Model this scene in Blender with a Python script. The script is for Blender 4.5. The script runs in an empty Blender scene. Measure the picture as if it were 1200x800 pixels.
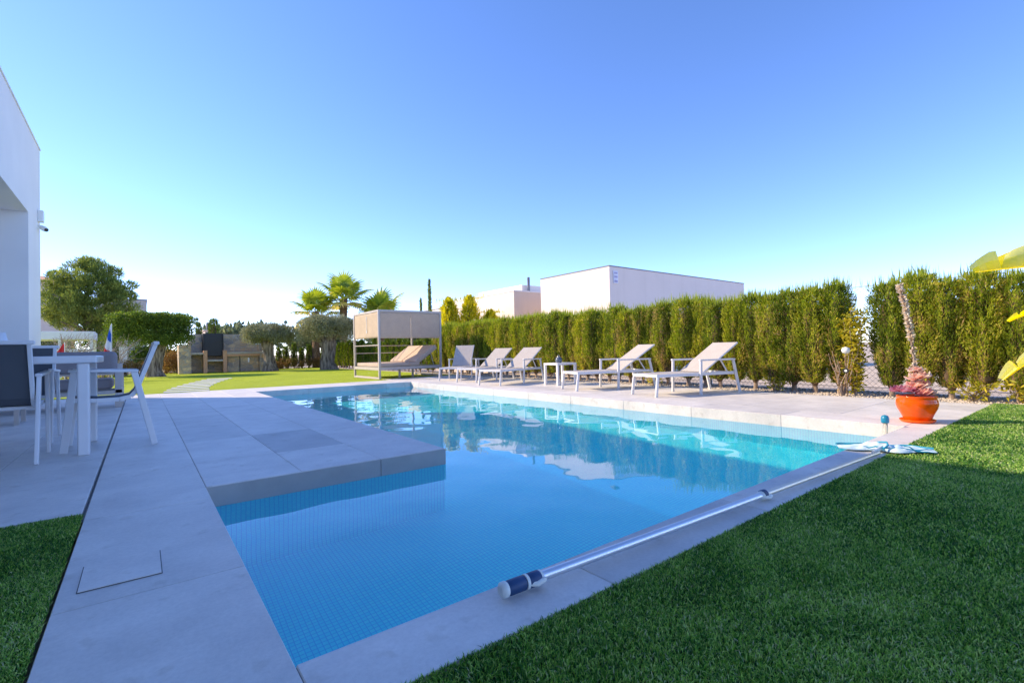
import bpy, bmesh, math, random
import numpy as np
from mathutils import Vector, Matrix, Quaternion, noise

random.seed(7)
rng = np.random.default_rng(7)
R = math.radians
PI = math.pi
scene = bpy.context.scene
col = scene.collection

# ------------------------------------------------------------------ camera, sky, sun, exposure
cam_d = bpy.data.cameras.new("camera")
cam = bpy.data.objects.new("camera", cam_d)
col.objects.link(cam)
YAW, PITCH, ROLL = 0.656732, 0.0163435, -0.0221764
fw = Vector((math.sin(YAW) * math.cos(PITCH), math.cos(YAW) * math.cos(PITCH), math.sin(PITCH)))
r0 = Vector((math.cos(YAW), -math.sin(YAW), 0))
u0 = r0.cross(fw)
rv = math.cos(ROLL) * r0 + math.sin(ROLL) * u0
uv = -math.sin(ROLL) * r0 + math.cos(ROLL) * u0
M4 = Matrix(((rv.x, uv.x, -fw.x, 0), (rv.y, uv.y, -fw.y, 0), (rv.z, uv.z, -fw.z, 0.9), (0, 0, 0, 1)))
cam.matrix_world = M4
cam_d.sensor_width = 36
cam_d.lens = 36 * 564.2 / 1200
cam_d.clip_start = 0.05
cam_d.clip_end = 3000
scene.camera = cam

SUN_EL = R(31.5)
SUN_H = Vector((-0.68, 0.733, 0)).normalized()
sun_vec = (SUN_H * math.cos(SUN_EL) + Vector((0, 0, math.sin(SUN_EL)))).normalized()
world = bpy.data.worlds.new("World")
scene.world = world
world.use_nodes = True
wn = world.node_tree
bg = wn.nodes["Background"]
sky = wn.nodes.new("ShaderNodeTexSky")
sky.sky_type = 'NISHITA'
sky.sun_disc = False
sky.sun_elevation = SUN_EL
sky.sun_rotation = math.atan2(SUN_H.x, SUN_H.y)
sky.altitude = 0
sky.air_density = 0.6
sky.dust_density = 0.05
sky.ozone_density = 2.0
hsv = wn.nodes.new("ShaderNodeHueSaturation")
hsv.inputs['Saturation'].default_value = 1.15
wn.links.new(sky.outputs[0], hsv.inputs['Color'])
tint = wn.nodes.new("ShaderNodeMix")
tint.data_type = 'RGBA'; tint.blend_type = 'MULTIPLY'
tint.inputs[0].default_value = 1.0
tint.inputs[7].default_value = (1.0, 0.865, 0.97, 1)
wn.links.new(hsv.outputs[0], tint.inputs[6])
wn.links.new(tint.outputs[2], bg.inputs[0])
bg.inputs[1].default_value = 0.15
sd = bpy.data.lights.new("sun", 'SUN')
sd.energy = 2.3
sd.angle = R(0.53)
sd.color = (1.0, 0.80, 0.54)
sun = bpy.data.objects.new("sun", sd)
sun.rotation_euler = sun_vec.to_track_quat('Z', 'Y').to_euler()
sun.location = sun_vec * 60
col.objects.link(sun)
scene.view_settings.view_transform = 'Standard'
scene.view_settings.look = 'None'
scene.view_settings.gamma = 1
scene.view_settings.use_curve_mapping = False
scene.view_settings.exposure = 1.57
scene.render.engine = 'CYCLES'
cy = scene.cycles
cy.use_denoising = True
try:
    cy.denoiser = 'OPENIMAGEDENOISE'
except Exception:
    pass
cy.max_bounces = 12
cy.diffuse_bounces = 6
cy.glossy_bounces = 4
cy.transmission_bounces = 8
cy.transparent_max_bounces = 8
cy.caustics_refractive = True
cy.caustics_reflective = True
cy.sample_clamp_indirect = 4
cy.blur_glossy = 0.5

# ------------------------------------------------------------------ helpers
def put(o, parent=None, loc=None):
    col.objects.link(o)
    if parent is not None:
        o.parent = parent
    if loc is not None:
        o.location = loc
    return o

def tag(o, label=None, cat=None, group=None, kind=None):
    if label: o["label"] = label
    if cat: o["category"] = cat
    if group: o["group"] = group
    if kind: o["kind"] = kind
    return o

def empty(name, loc=(0, 0, 0), rz=0.0, label=None, cat=None, group=None):
    o = bpy.data.objects.new(name, None)
    o.empty_display_size = 0.1
    put(o, None, loc)
    o.rotation_euler = (0, 0, rz)
    return tag(o, label, cat, group)

def copy_tree(o, parent=None):
    c = o.copy()
    col.objects.link(c)
    c.parent = parent
    for ch in list(o.children):
        copy_tree(ch, c)
    return c

class MB:
    """collects shapes for ONE mesh object"""
    def __init__(s):
        s.v = []; s.f = []; s.m = []; s.t = []; s.sm = []
    def add(s, vs, fs, mi=0, tone=0.5, smooth=False):
        n = len(s.v)
        s.v.extend([tuple(v) for v in vs])
        for f in fs:
            s.f.append(tuple(i + n for i in f)); s.m.append(mi); s.t.append(tone); s.sm.append(smooth)
        return s
    def box(s, c, d, rot=None, mi=0, tone=0.5):
        hx, hy, hz = d[0] / 2, d[1] / 2, d[2] / 2
        vs = [Vector((x, y, z)) for z in (-hz, hz) for y in (-hy, hy) for x in (-hx, hx)]
        if rot is not None:
            vs = [rot @ v for v in vs]
        vs = [v + Vector(c) for v in vs]
        return s.add(vs, [(0, 2, 3, 1), (4, 5, 7, 6), (0, 1, 5, 4), (2, 6, 7, 3), (0, 4, 6, 2), (1, 3, 7, 5)], mi, tone)
    def b2(s, x0, x1, y0, y1, z0, z1, mi=0, tone=0.5):
        return s.box(((x0 + x1) / 2, (y0 + y1) / 2, (z0 + z1) / 2), (x1 - x0, y1 - y0, z1 - z0), None, mi, tone)
    def bar(s, a, b, w, h, mi=0, tone=0.5):
        """rectangular bar from a to b (w sideways, h in the other direction)"""
        a, b = Vector(a), Vector(b)
        d = b - a
        q = d.to_track_quat('X', 'Z').to_matrix()
        return s.box((a + b) / 2, (d.length, w, h), q, mi, tone)
    def tube(s, pts, rad, n=8, mi=0, tone=0.5, cap=True, smooth=True):
        pts = [Vector(p) for p in pts]
        if not hasattr(rad, '__len__'): rad = [rad] * len(pts)
        vs = []; prev = None
        for i, p in enumerate(pts):
            t = (pts[min(i + 1, len(pts) - 1)] - pts[max(i - 1, 0)]).normalized()
            if prev is None:
                a = Vector((0, 0, 1)) if abs(t.z) < 0.9 else Vector((1, 0, 0))
                x = t.cross(a).normalized()
            else:
                x = (prev - t * prev.dot(t)).normalized()
            prev = x
            y = t.cross(x)
            for k in range(n):
                an = 2 * PI * k / n
                vs.append(p + (x * math.cos(an) + y * math.sin(an)) * rad[i])
        fs = []
        for i in range(len(pts) - 1):
            for k in range(n):
                a = i * n + k; b = i * n + (k + 1) % n
                fs.append((a, b, b + n, a + n))
        s.add(vs, fs, mi, tone, smooth)
        if cap:
            s.add(vs[:n], [tuple(range(n))[::-1]], mi, tone)
            s.add(vs[-n:], [tuple(range(n))], mi, tone)
        return s
    def lathe(s, prof, n=32, c=(0, 0, 0), mi=0, tone=0.5, smooth=True):
        vs = []
        for r, z in prof:
            for k in range(n):
                an = 2 * PI * k / n
                vs.append((c[0] + r * math.cos(an), c[1] + r * math.sin(an), c[2] + z))
        fs = []
        for i in range(len(prof) - 1):
            for k in range(n):
                a = i * n + k; b = i * n + (k + 1) % n
                fs.append((a, b, b + n, a + n))
        return s.add(vs, fs, mi, tone, smooth)
    def build(s, name, mats, parent=None, loc=None, bevel=0.0, seg=2):
        me = bpy.data.meshes.new(name)
        me.from_pydata(s.v, [], s.f)
        if not isinstance(mats, (list, tuple)): mats = [mats]
        for m in mats: me.materials.append(m)
        me.polygons.foreach_set('material_index', s.m)
        me.polygons.foreach_set('use_smooth', s.sm)
        at = me.attributes.new('tone', 'FLOAT', 'FACE')
        at.data.foreach_set('value', s.t)
        me.update()
        o = bpy.data.objects.new(name, me)
        put(o, parent, loc)
        if bevel:
            md = o.modifiers.new('bevel', 'BEVEL')
            md.width = bevel; md.segments = seg; md.limit_method = 'ANGLE'; md.angle_limit = R(40)
        return o

def np_mesh(name, V, F, tone, mats, mi=None, smooth=False):
    """fast mesh from numpy arrays; F is (n,3) or (n,4)"""
    me = bpy.data.meshes.new(name)
    k = F.shape[1]
    me.vertices.add(len(V)); me.vertices.foreach_set('co', V.astype(np.float32).ravel())
    me.loops.add(F.size); me.loops.foreach_set('vertex_index', F.astype(np.int32).ravel())
    me.polygons.add(len(F))
    me.polygons.foreach_set('loop_start', np.arange(0, F.size, k, dtype=np.int32))
    me.polygons.foreach_set('loop_total', np.full(len(F), k, dtype=np.int32))
    if mi is not None: me.polygons.foreach_set('material_index', mi.astype(np.int32))
    if smooth: me.polygons.foreach_set('use_smooth', np.ones(len(F), dtype=bool))
    me.update(calc_edges=True)
    at = me.attributes.new('tone', 'FLOAT', 'FACE')
    at.data.foreach_set('value', np.asarray(tone, dtype=np.float32))
    for m in (mats if isinstance(mats, (list, tuple)) else [mats]): me.materials.append(m)
    me.validate()
    return me

def unit(a):
    return a / np.maximum(np.linalg.norm(a, axis=1, keepdims=True), 1e-9)

def cloud(P, D, L, W):
    """one diamond leaf per point"""
    n = len(P)
    D = unit(D)
    S = unit(np.cross(D, rng.normal(size=(n, 3)))) * (np.broadcast_to(W, (n,))[:, None] / 2)
    L = np.broadcast_to(L, (n,))[:, None]
    V = np.empty((n, 4, 3))
    V[:, 0] = P; V[:, 1] = P + D * L * 0.45 + S; V[:, 2] = P + D * L; V[:, 3] = P + D * L * 0.45 - S
    F = np.arange(n * 4).reshape(n, 4)
    return V.reshape(-1, 3), F

# ------------------------------------------------------------------ materials
def new_mat(name):
    m = bpy.data.materials.new(name); m.use_nodes = True
    return m, m.node_tree, m.node_tree.nodes["Principled BSDF"]

def N(nt, t, **kw):
    n = nt.nodes.new(t)
    for k, v in kw.items(): setattr(n, k, v)
    return n

def ramp(nt, src, stops):
    r = N(nt, "ShaderNodeValToRGB")
    e = r.color_ramp.elements
    while len(e) < len(stops): e.new(0.5)
    for i, (p, c) in enumerate(stops):
        e[i].position = p; e[i].color = (*c, 1)
    nt.links.new(src, r.inputs[0])
    return r.outputs[0]

def noise_fac(nt, scale, detail=4, coord='Object', rough=0.55):
    tc = N(nt, "ShaderNodeTexCoord")
    nz = N(nt, "ShaderNodeTexNoise")
    nz.inputs['Scale'].default_value = scale; nz.inputs['Detail'].default_value = detail; nz.inputs['Roughness'].default_value = rough
    nt.links.new(tc.outputs[coord], nz.inputs['Vector'])
    return nz.outputs['Fac']

def bump(nt, b, src, strength, dist):
    bp = N(nt, "ShaderNodeBump")
    bp.inputs['Strength'].default_value = strength; bp.inputs['Distance'].default_value = dist
    nt.links.new(src, bp.inputs['Height']); nt.links.new(bp.outputs[0], b.inputs['Normal'])

def mix(nt, fac, a, b, mode='MIX'):
    m = N(nt, "ShaderNodeMix", data_type='RGBA', blend_type=mode)
    if isinstance(fac, (int, float)): m.inputs[0].default_value = fac
    else: nt.links.new(fac, m.inputs[0])
    for i, v in ((6, a), (7, b)):
        if isinstance(v, tuple): m.inputs[i].default_value = (*v, 1)
        else: nt.links.new(v, m.inputs[i])
    return m.outputs[2]

def simple(name, c, rough=0.5, var=0.08, scale=6.0, bmp=0.0, bscale=40.0, metal=0.0, spec=0.5):
    m, nt, b = new_mat(name)
    lo = tuple(max(0, x * (1 - var)) for x in c); hi = tuple(min(1, x * (1 + var)) for x in c)
    nt.links.new(ramp(nt, noise_fac(nt, scale), [(0.3, lo), (0.7, hi)]), b.inputs['Base Color'])
    b.inputs['Roughness'].default_value = rough; b.inputs['Metallic'].default_value = metal
    b.inputs['Specular IOR Level'].default_value = spec
    if bmp: bump(nt, b, noise_fac(nt, bscale), bmp, 0.01)
    return m

def foliage(name, stops, rough=0.6, trans=0.35, spec=0.25):
    """leaf material: colour by each leaf's own tone, partly translucent"""
    m, nt, b = new_mat(name)
    at = N(nt, "ShaderNodeAttribute"); at.attribute_name = 'tone'
    c = ramp(nt, at.outputs['Fac'], stops)
    nt.links.new(c, b.inputs['Base Color'])
    b.inputs['Roughness'].default_value = rough
    b.inputs['Specular IOR Level'].default_value = spec
    tr = N(nt, "ShaderNodeBsdfTranslucent")
    hs = N(nt, "ShaderNodeHueSaturation"); hs.inputs['Saturation'].default_value = 1.1; hs.inputs['Value'].default_value = 1.3
    nt.links.new(c, hs.inputs['Color']); nt.links.new(hs.outputs[0], tr.inputs['Color'])
    mx = N(nt, "ShaderNodeMixShader"); mx.inputs[0].default_value = trans
    nt.links.new(b.outputs[0], mx.inputs[1]); nt.links.new(tr.outputs[0], mx.inputs[2])
    nt.links.new(mx.outputs[0], nt.nodes["Material Output"].inputs['Surface'])
    return m

def paving_mat():
    m, nt, b = new_mat('porcelain_paving')
    at = N(nt, "ShaderNodeAttribute"); at.attribute_name = 'tone'
    base = ramp(nt, at.outputs['Fac'], [(0, (0.46, 0.45, 0.44)), (0.5, (0.74, 0.70, 0.65)), (1, (0.80, 0.76, 0.72))])
    n1 = ramp(nt, noise_fac(nt, 2.2, 7, rough=0.65), [(0.3, (0.76, 0.76, 0.77)), (0.7, (1.12, 1.12, 1.11))])
    c = mix(nt, 0.75, base, n1, 'MULTIPLY')
    n2 = ramp(nt, noise_fac(nt, 55, 5, rough=0.7), [(0.35, (0.86, 0.86, 0.86)), (0.62, (1.05, 1.05, 1.05))])
    c = mix(nt, 0.55, c, n2, 'MULTIPLY')
    # faint dried splash marks and dirt specks
    n3 = ramp(nt, noise_fac(nt, 9, 3, rough=0.4), [(0.63, (1, 1, 1)), (0.70, (0.88, 0.87, 0.85))])
    c = mix(nt, 0.9, c, n3, 'MULTIPLY')
    nt.links.new(c, b.inputs['Base Color'])
    rr = N(nt, "ShaderNodeMapRange"); rr.inputs['To Min'].default_value = 0.42; rr.inputs['To Max'].default_value = 0.68
    nt.links.new(noise_fac(nt, 4, 5), rr.inputs['Value']); nt.links.new(rr.outputs[0], b.inputs['Roughness'])
    bump(nt, b, noise_fac(nt, 90, 6, rough=0.7), 0.18, 0.004)
    return m

def mosaic_mat():
    m, nt, b = new_mat('pool_mosaic')
    tc = N(nt, "ShaderNodeTexCoord"); geo = N(nt, "ShaderNodeNewGeometry")
    # pick the two axes lying in the surface by its normal
    sepn = N(nt, "ShaderNodeSeparateXYZ"); nt.links.new(geo.outputs['True Normal'], sepn.inputs[0])
    sepp = N(nt, "ShaderNodeSeparateXYZ"); nt.links.new(tc.outputs['Object'], sepp.inputs[0])
    def ab(o):
        a = N(nt, "ShaderNodeMath", operation='ABSOLUTE'); nt.links.new(o, a.inputs[0])
        g = N(nt, "ShaderNodeMath", operation='GREATER_THAN'); g.inputs[1].default_value = 0.5
        nt.links.new(a.outputs[0], g.inputs[0]); return g.outputs[0]
    isx, isz = ab(sepn.outputs[0]), ab(sepn.outputs[2])
    def mf(f, a, c):
        x = N(nt, "ShaderNodeMix", data_type='FLOAT'); nt.links.new(f, x.inputs[0]); nt.links.new(a, x.inputs[2]); nt.links.new(c, x.inputs[3]); return x.outputs[0]
    u = mf(isx, sepp.outputs[0], sepp.outputs[1])
    v = mf(isz, sepp.outputs[2], sepp.outputs[1])
    cmb = N(nt, "ShaderNodeCombineXYZ"); nt.links.new(u, cmb.inputs[0]); nt.links.new(v, cmb.inputs[1])
    br = N(nt, "ShaderNodeTexBrick", offset=0.0, squash=1.0)
    br.inputs['Scale'].default_value = 1.0
    br.inputs['Brick Width'].default_value = 0.031; br.inputs['Row Height'].default_value = 0.031
    br.inputs['Mortar Size'].default_value = 0.0022; br.inputs['Mortar Smooth'].default_value = 0.2
    br.inputs['Color1'].default_value = (0.04, 0.85, 0.94, 1); br.inputs['Color2'].default_value = (0.08, 0.91, 0.96, 1)
    br.inputs['Mortar'].default_value = (0.02, 0.56, 0.83, 1)
    nt.links.new(cmb.outputs[0], br.inputs['Vector'])
    nt.links.new(br.outputs['Color'], b.inputs['Base Color'])
    b.inputs['Roughness'].default_value = 0.35
    return m

def water_mat():
    m, nt, b = new_mat('pool_water')
    nt.nodes.remove(b)
    g = N(nt, "ShaderNodeBsdfGlass"); g.inputs['IOR'].default_value = 1.333; g.inputs['Roughness'].default_value = 0.0
    g.inputs['Color'].default_value = (0.98, 1.0, 1.0, 1)
    nt.links.new(g.outputs[0], nt.nodes["Material Output"].inputs['Surface'])
    return m

def grass_ground(name, lo, hi):
    m, nt, b = new_mat(name)
    a = ramp(nt, noise_fac(nt, 70, 6, rough=0.75), [(0.32, lo), (0.68, hi)])
    c = ramp(nt, noise_fac(nt, 0.7, 4), [(0.3, (0.86, 0.88, 0.8)), (0.7, (1.08, 1.06, 1.05))])
    nt.links.new(mix(nt, 0.8, a, c, 'MULTIPLY'), b.inputs['Base Color'])
    b.inputs['Roughness'].default_value = 0.85; b.inputs['Specular IOR Level'].default_value = 0.1
    bump(nt, b, noise_fac(nt, 120, 4, rough=0.8), 0.9, 0.03)
    return m

def render_mat(name, c, streak=0.25):
    """painted render with faint runs and patches"""
    m, nt, b = new_mat(name)
    n1 = ramp(nt, noise_fac(nt, 0.9, 6, rough=0.6), [(0.3, tuple(x * 0.93 for x in c)), (0.7, c)])
    tc = N(nt, "ShaderNodeTexCoord"); mp = N(nt, "ShaderNodeMapping"); mp.inputs['Scale'].default_value = (3, 3, 0.12)
    nz = N(nt, "ShaderNodeTexNoise"); nz.inputs['Scale'].default_value = 1.3; nz.inputs['Detail'].default_value = 6
    nt.links.new(tc.outputs['Object'], mp.inputs[0]); nt.links.new(mp.outputs[0], nz.inputs['Vector'])
    n2 = ramp(nt, nz.outputs['Fac'], [(0.52, (1, 1, 1)), (0.8, (0.86, 0.85, 0.83))])
    nt.links.new(mix(nt, streak, n1, n2, 'MULTIPLY'), b.inputs['Base Color'])
    b.inputs['Roughness'].default_value = 0.85; b.inputs['Specular IOR Level'].default_value = 0.2
    bump(nt, b, noise_fac(nt, 60, 4), 0.12, 0.004)
    return m

def fabric_mat(name, c, trans=0.0, weave=420):
    m, nt, b = new_mat(name)
    tc = N(nt, "ShaderNodeTexCoord")
    ck = N(nt, "ShaderNodeTexChecker"); ck.inputs['Scale'].default_value = weave / 2
    nt.links.new(tc.outputs['Object'], ck.inputs['Vector'])
    ck.inputs['Color1'].default_value = (*c, 1); ck.inputs['Color2'].default_value = (*[x * 0.82 for x in c], 1)
    n1 = ramp(nt, noise_fac(nt, 5, 4), [(0.3, (0.93, 0.93, 0.93)), (0.7, (1.05, 1.05, 1.05))])
    cc = mix(nt, 0.8, ck.outputs[0], n1, 'MULTIPLY')
    nt.links.new(cc, b.inputs['Base Color'])
    b.inputs['Roughness'].default_value = 0.8; b.inputs['Specular IOR Level'].default_value = 0.2
    bump(nt, b, noise_fac(nt, 260, 3), 0.25, 0.002)
    if trans:
        tr = N(nt, "ShaderNodeBsdfTranslucent"); nt.links.new(cc, tr.inputs['Color'])
        mx = N(nt, "ShaderNodeMixShader"); mx.inputs[0].default_value = trans
        nt.links.new(b.outputs[0], mx.inputs[1]); nt.links.new(tr.outputs[0], mx.inputs[2])
        nt.links.new(mx.outputs[0], nt.nodes["Material Output"].inputs['Surface'])
    return m

def stone_mat():
    m, nt, b = new_mat('rubble_stone')
    tc = N(nt, "ShaderNodeTexCoord"); mp = N(nt, "ShaderNodeMapping"); mp.inputs['Scale'].default_value = (3.2, 3.2, 5.2)
    nt.links.new(tc.outputs['Object'], mp.inputs[0])
    vc = N(nt, "ShaderNodeTexVoronoi", feature='F1'); vc.inputs['Scale'].default_value = 1.0; vc.inputs['Randomness'].default_value = 0.85
    ve = N(nt, "ShaderNodeTexVoronoi", feature='DISTANCE_TO_EDGE'); ve.inputs['Scale'].default_value = 1.0; ve.inputs['Randomness'].default_value = 0.85
    nt.links.new(mp.outputs[0], vc.inputs['Vector']); nt.links.new(mp.outputs[0], ve.inputs['Vector'])
    sp = N(nt, "ShaderNodeSeparateColor"); nt.links.new(vc.outputs['Color'], sp.inputs[0])
    c = ramp(nt, sp.outputs[0], [(0, (0.34, 0.31, 0.30)), (0.3, (0.70, 0.48, 0.27)), (0.55, (0.54, 0.42, 0.32)), (0.8, (0.80, 0.60, 0.36)), (1, (0.48, 0.38, 0.30))])
    n = ramp(nt, noise_fac(nt, 14, 5), [(0.3, (0.75, 0.75, 0.75)), (0.7, (1.15, 1.15, 1.15))])
    c = mix(nt, 0.9, c, n, 'MULTIPLY')
    e = ramp(nt, ve.outputs['Distance'], [(0.02, (0, 0, 0)), (0.06, (1, 1, 1))])
    c = mix(nt, e, (0.52, 0.46, 0.38), c)
    nt.links.new(c, b.inputs['Base Color']); b.inputs['Roughness'].default_value = 0.9
    bump(nt, b, e, 0.8, 0.03)
    return m

def bark_mat(name, lo, hi, sx=6, sz=1.2):
    m, nt, b = new_mat(name)
    tc = N(nt, "ShaderNodeTexCoord"); mp = N(nt, "ShaderNodeMapping"); mp.inputs['Scale'].default_value = (sx, sx, sz)
    nz = N(nt, "ShaderNodeTexNoise"); nz.inputs['Scale'].default_value = 2.0; nz.inputs['Detail'].default_value = 6
    nt.links.new(tc.outputs['Object'], mp.inputs[0]); nt.links.new(mp.outputs[0], nz.inputs['Vector'])
    nt.links.new(ramp(nt, nz.outputs['Fac'], [(0.35, lo), (0.65, hi)]), b.inputs['Base Color'])
    b.inputs['Roughness'].default_value = 0.95; b.inputs['Specular IOR Level'].default_value = 0.1
    bump(nt, b, nz.outputs['Fac'], 0.9, 0.04)
    return m

MT = dict(
    paving=paving_mat(), mosaic=mosaic_mat(), water=water_mat(),
    concrete=simple('grey_grout', (0.24, 0.23, 0.22), 0.95, 0.2, 8),
    turf=grass_ground('turf_backing', (0.010, 0.04, 0.010), (0.03, 0.10, 0.02)),
    lawn=grass_ground('far_turf', (0.36, 0.46, 0.025), (0.50, 0.59, 0.055)),
    earth=simple('dry_earth', (0.56, 0.45, 0.33), 0.95, 0.25, 1.5, 0.4, 12),
    gravelbed=simple('gravel_bed', (0.46, 0.40, 0.33), 0.95, 0.3, 30, 0.8, 45),
    white=render_mat('white_render', (0.84, 0.84, 0.83), 0.06),
    cream=render_mat('weathered_white_render', (0.86, 0.75, 0.67), 0.3),
    peach=render_mat('peach_render', (0.72, 0.60, 0.50)),
    alu=simple('white_powder_coat', (0.72, 0.72, 0.73), 0.38, 0.03, 3),
    taupe=simple('taupe_powder_coat', (0.52, 0.46, 0.41), 0.45, 0.05, 3),
    sling=fabric_mat('taupe_textilene', (0.66, 0.61, 0.56), 0.2),
    darksling=fabric_mat('charcoal_textilene', (0.10, 0.11, 0.125)),
    curtain=fabric_mat('curtain_screen', (0.82, 0.68, 0.53), 0.4),
    cushion=fabric_mat('beige_cushion', (0.58, 0.46, 0.36)),
    sofa=fabric_mat('grey_cushion', (0.30, 0.27, 0.275)),
    stone=stone_mat(), brick=simple('terracotta_brick', (0.64, 0.36, 0.21), 0.9, 0.25, 25, 0.3, 40),
    slab=simple('pale_stone_slab', (0.5, 0.45, 0.38), 0.8, 0.15, 6, 0.2, 40),
    black=simple('black_steel', (0.012, 0.012, 0.014), 0.45, 0.2, 4),
    steel=simple('brushed_steel', (0.5, 0.5, 0.5), 0.35, 0.1, 4, metal=1.0),
    anod=simple('anodised_pole', (0.74, 0.75, 0.78), 0.42, 0.04, 9, metal=1.0),
    anod2=simple('champagne_pole', (0.80, 0.72, 0.60), 0.42, 0.04, 9, metal=1.0),
    navy=simple('navy_rubber', (0.012, 0.05, 0.14), 0.5, 0.15, 20),
    whitepl=simple('white_plastic', (0.75, 0.77, 0.72), 0.4, 0.04, 6),
    teal=simple('teal_plastic', (0.015, 0.22, 0.36), 0.35, 0.06, 10),
    glaze=simple('orange_glaze', (0.82, 0.105, 0.003), 0.14, 0.12, 7, 0.05, 25, spec=0.35),
    soil=simple('potting_soil', (0.05, 0.035, 0.025), 0.95, 0.3, 30, 0.8, 60),
    netcloth=simple('pale_blue_net', (0.62, 0.80, 0.86), 0.7, 0.1, 12, 0.3, 300),
    netrim=simple('teal_net_rim', (0.02, 0.30, 0.44), 0.5, 0.1, 12),
    wood=bark_mat('olive_bark', (0.09, 0.07, 0.055), (0.36, 0.30, 0.24)),
    palebark=bark_mat('pale_trunk', (0.22, 0.16, 0.12), (0.48, 0.38, 0.30)),
    twigs=simple('dry_twigs', (0.15, 0.10, 0.06), 0.95, 0.4, 12, 0.6, 40),
    fibre=bark_mat('palm_fibre', (0.10, 0.06, 0.035), (0.30, 0.20, 0.12), 5, 8),
    galv=simple('galvanised_wire', (0.42, 0.43, 0.44), 0.5, 0.1, 5, metal=0.6),
    red=simple('red_cloth', (0.62, 0.03, 0.03), 0.8, 0.1, 9), blue=simple('blue_cloth', (0.03, 0.12, 0.5), 0.8, 0.1, 9),
    whitecloth=simple('white_cloth', (0.75, 0.75, 0.76), 0.8, 0.05, 9),
    shade=simple('lampshade_white', (0.75, 0.76, 0.78), 0.6, 0.03, 5),
    lead=simple('dark_coping_metal', (0.16, 0.16, 0.18), 0.6, 0.2, 5),
    plaque=simple('pale_plaque', (0.74, 0.73, 0.80), 0.4, 0.08, 6),
    plaqueink=simple('violet_print', (0.38, 0.36, 0.55), 0.5, 0.05, 6),
    grass=foliage('turf_blades', [(0, (0.012, 0.07, 0.012)), (0.35, (0.07, 0.24, 0.035)), (0.65, (0.42, 0.66, 0.12)), (0.9, (0.72, 0.82, 0.28)), (1, (0.66, 0.66, 0.40))], 0.4, 0.45, 0.5),
    cypress=foliage('cypress_sprays', [(0, (0.10, 0.14, 0.02)), (0.35, (0.22, 0.30, 0.035)), (0.75, (0.46, 0.49, 0.05)), (0.92, (0.60, 0.53, 0.09)), (1, (0.52, 0.36, 0.17))], trans=0.45),
    cypressdark=foliage('dark_cypress_sprays', [(0, (0.035, 0.075, 0.014)), (0.6, (0.11, 0.17, 0.02)), (1, (0.25, 0.29, 0.03))]),
    golden=foliage('golden_sprays', [(0, (0.26, 0.32, 0.03)), (0.5, (0.58, 0.55, 0.04)), (1, (0.86, 0.74, 0.06))], trans=0.5),
    clipped=foliage('clipped_leaves', [(0, (0.04, 0.075, 0.015)), (0.6, (0.13, 0.20, 0.03)), (1, (0.34, 0.42, 0.05))]),
    olive=foliage('olive_leaves', [(0, (0.11, 0.13, 0.06)), (0.5, (0.28, 0.29, 0.15)), (1, (0.46, 0.45, 0.28))], 0.5, 0.25),
    pine=foliage('pine_needles', [(0, (0.05, 0.09, 0.03)), (0.6, (0.22, 0.28, 0.06)), (1, (0.48, 0.50, 0.10))], trans=0.45),
    palm=foliage('palm_fan', [(0, (0.16, 0.24, 0.03)), (0.5, (0.36, 0.43, 0.05)), (0.85, (0.60, 0.58, 0.08)), (1, (0.66, 0.54, 0.18))], 0.4, 0.45, 0.4),
    banana=foliage('banana_leaf', [(0, (0.72, 0.66, 0.03)), (0.5, (0.95, 0.84, 0.05)), (1, (0.95, 0.88, 0.3))], 0.4, 0.75, 0.3),
    yellowleaf=foliage('yellow_leaves', [(0, (0.18, 0.22, 0.03)), (0.5, (0.45, 0.40, 0.03)), (1, (0.62, 0.5, 0.05))]),
    rust=foliage('rusty_leaves', [(0, (0.12, 0.07, 0.03)), (0.5, (0.3, 0.17, 0.06)), (1, (0.38, 0.3, 0.09))]),
    rosette=foliage('rosette_leaves', [(0, (0.42, 0.10, 0.20)), (0.45, (0.74, 0.36, 0.42)), (0.8, (0.82, 0.52, 0.42)), (1, (0.84, 0.70, 0.58))], 0.45, 0.35, 0.3),
    spike=foliage('dry_spike', [(0, (0.5, 0.38, 0.24)), (0.6, (0.78, 0.64, 0.48)), (1, (0.88, 0.8, 0.68))], 0.7, 0.2),
    distant=foliage('distant_trees', [(0, (0.07, 0.1, 0.06)), (0.6, (0.13, 0.17, 0.09)), (1, (0.26, 0.28, 0.12))]),
)

# ------------------------------------------------------------------ setting: ground, pool, paving
XL, XR, XP = 0.348, 6.373, 2.222
YN, YF, YP = 1.515, 13.254, 3.936
XG, YG, YT = -0.267, 1.231, 14.75
WZ = -0.145

def sheet(name, x0, x1, y0, y1, z, m, holes=()):
    """flat sheet cut round rectangular holes"""
    xs = sorted({x0, x1, *[h[0] for h in holes], *[h[1] for h in holes]})
    ys = sorted({y0, y1, *[h[2] for h in holes], *[h[3] for h in holes]})
    b = MB()
    for i in range(len(xs) - 1):
        for j in range(len(ys) - 1):
            cx, cy_ = (xs[i] + xs[i + 1]) / 2, (ys[j] + ys[j + 1]) / 2
            if any(h[0] < cx < h[1] and h[2] < cy_ < h[3] for h in holes): continue
            b.add([(xs[i], ys[j], z), (xs[i + 1], ys[j], z), (xs[i + 1], ys[j + 1], z), (xs[i], ys[j + 1], z)], [(0, 1, 2, 3)])
    return tag(b.build(name, m), kind='structure')

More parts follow.
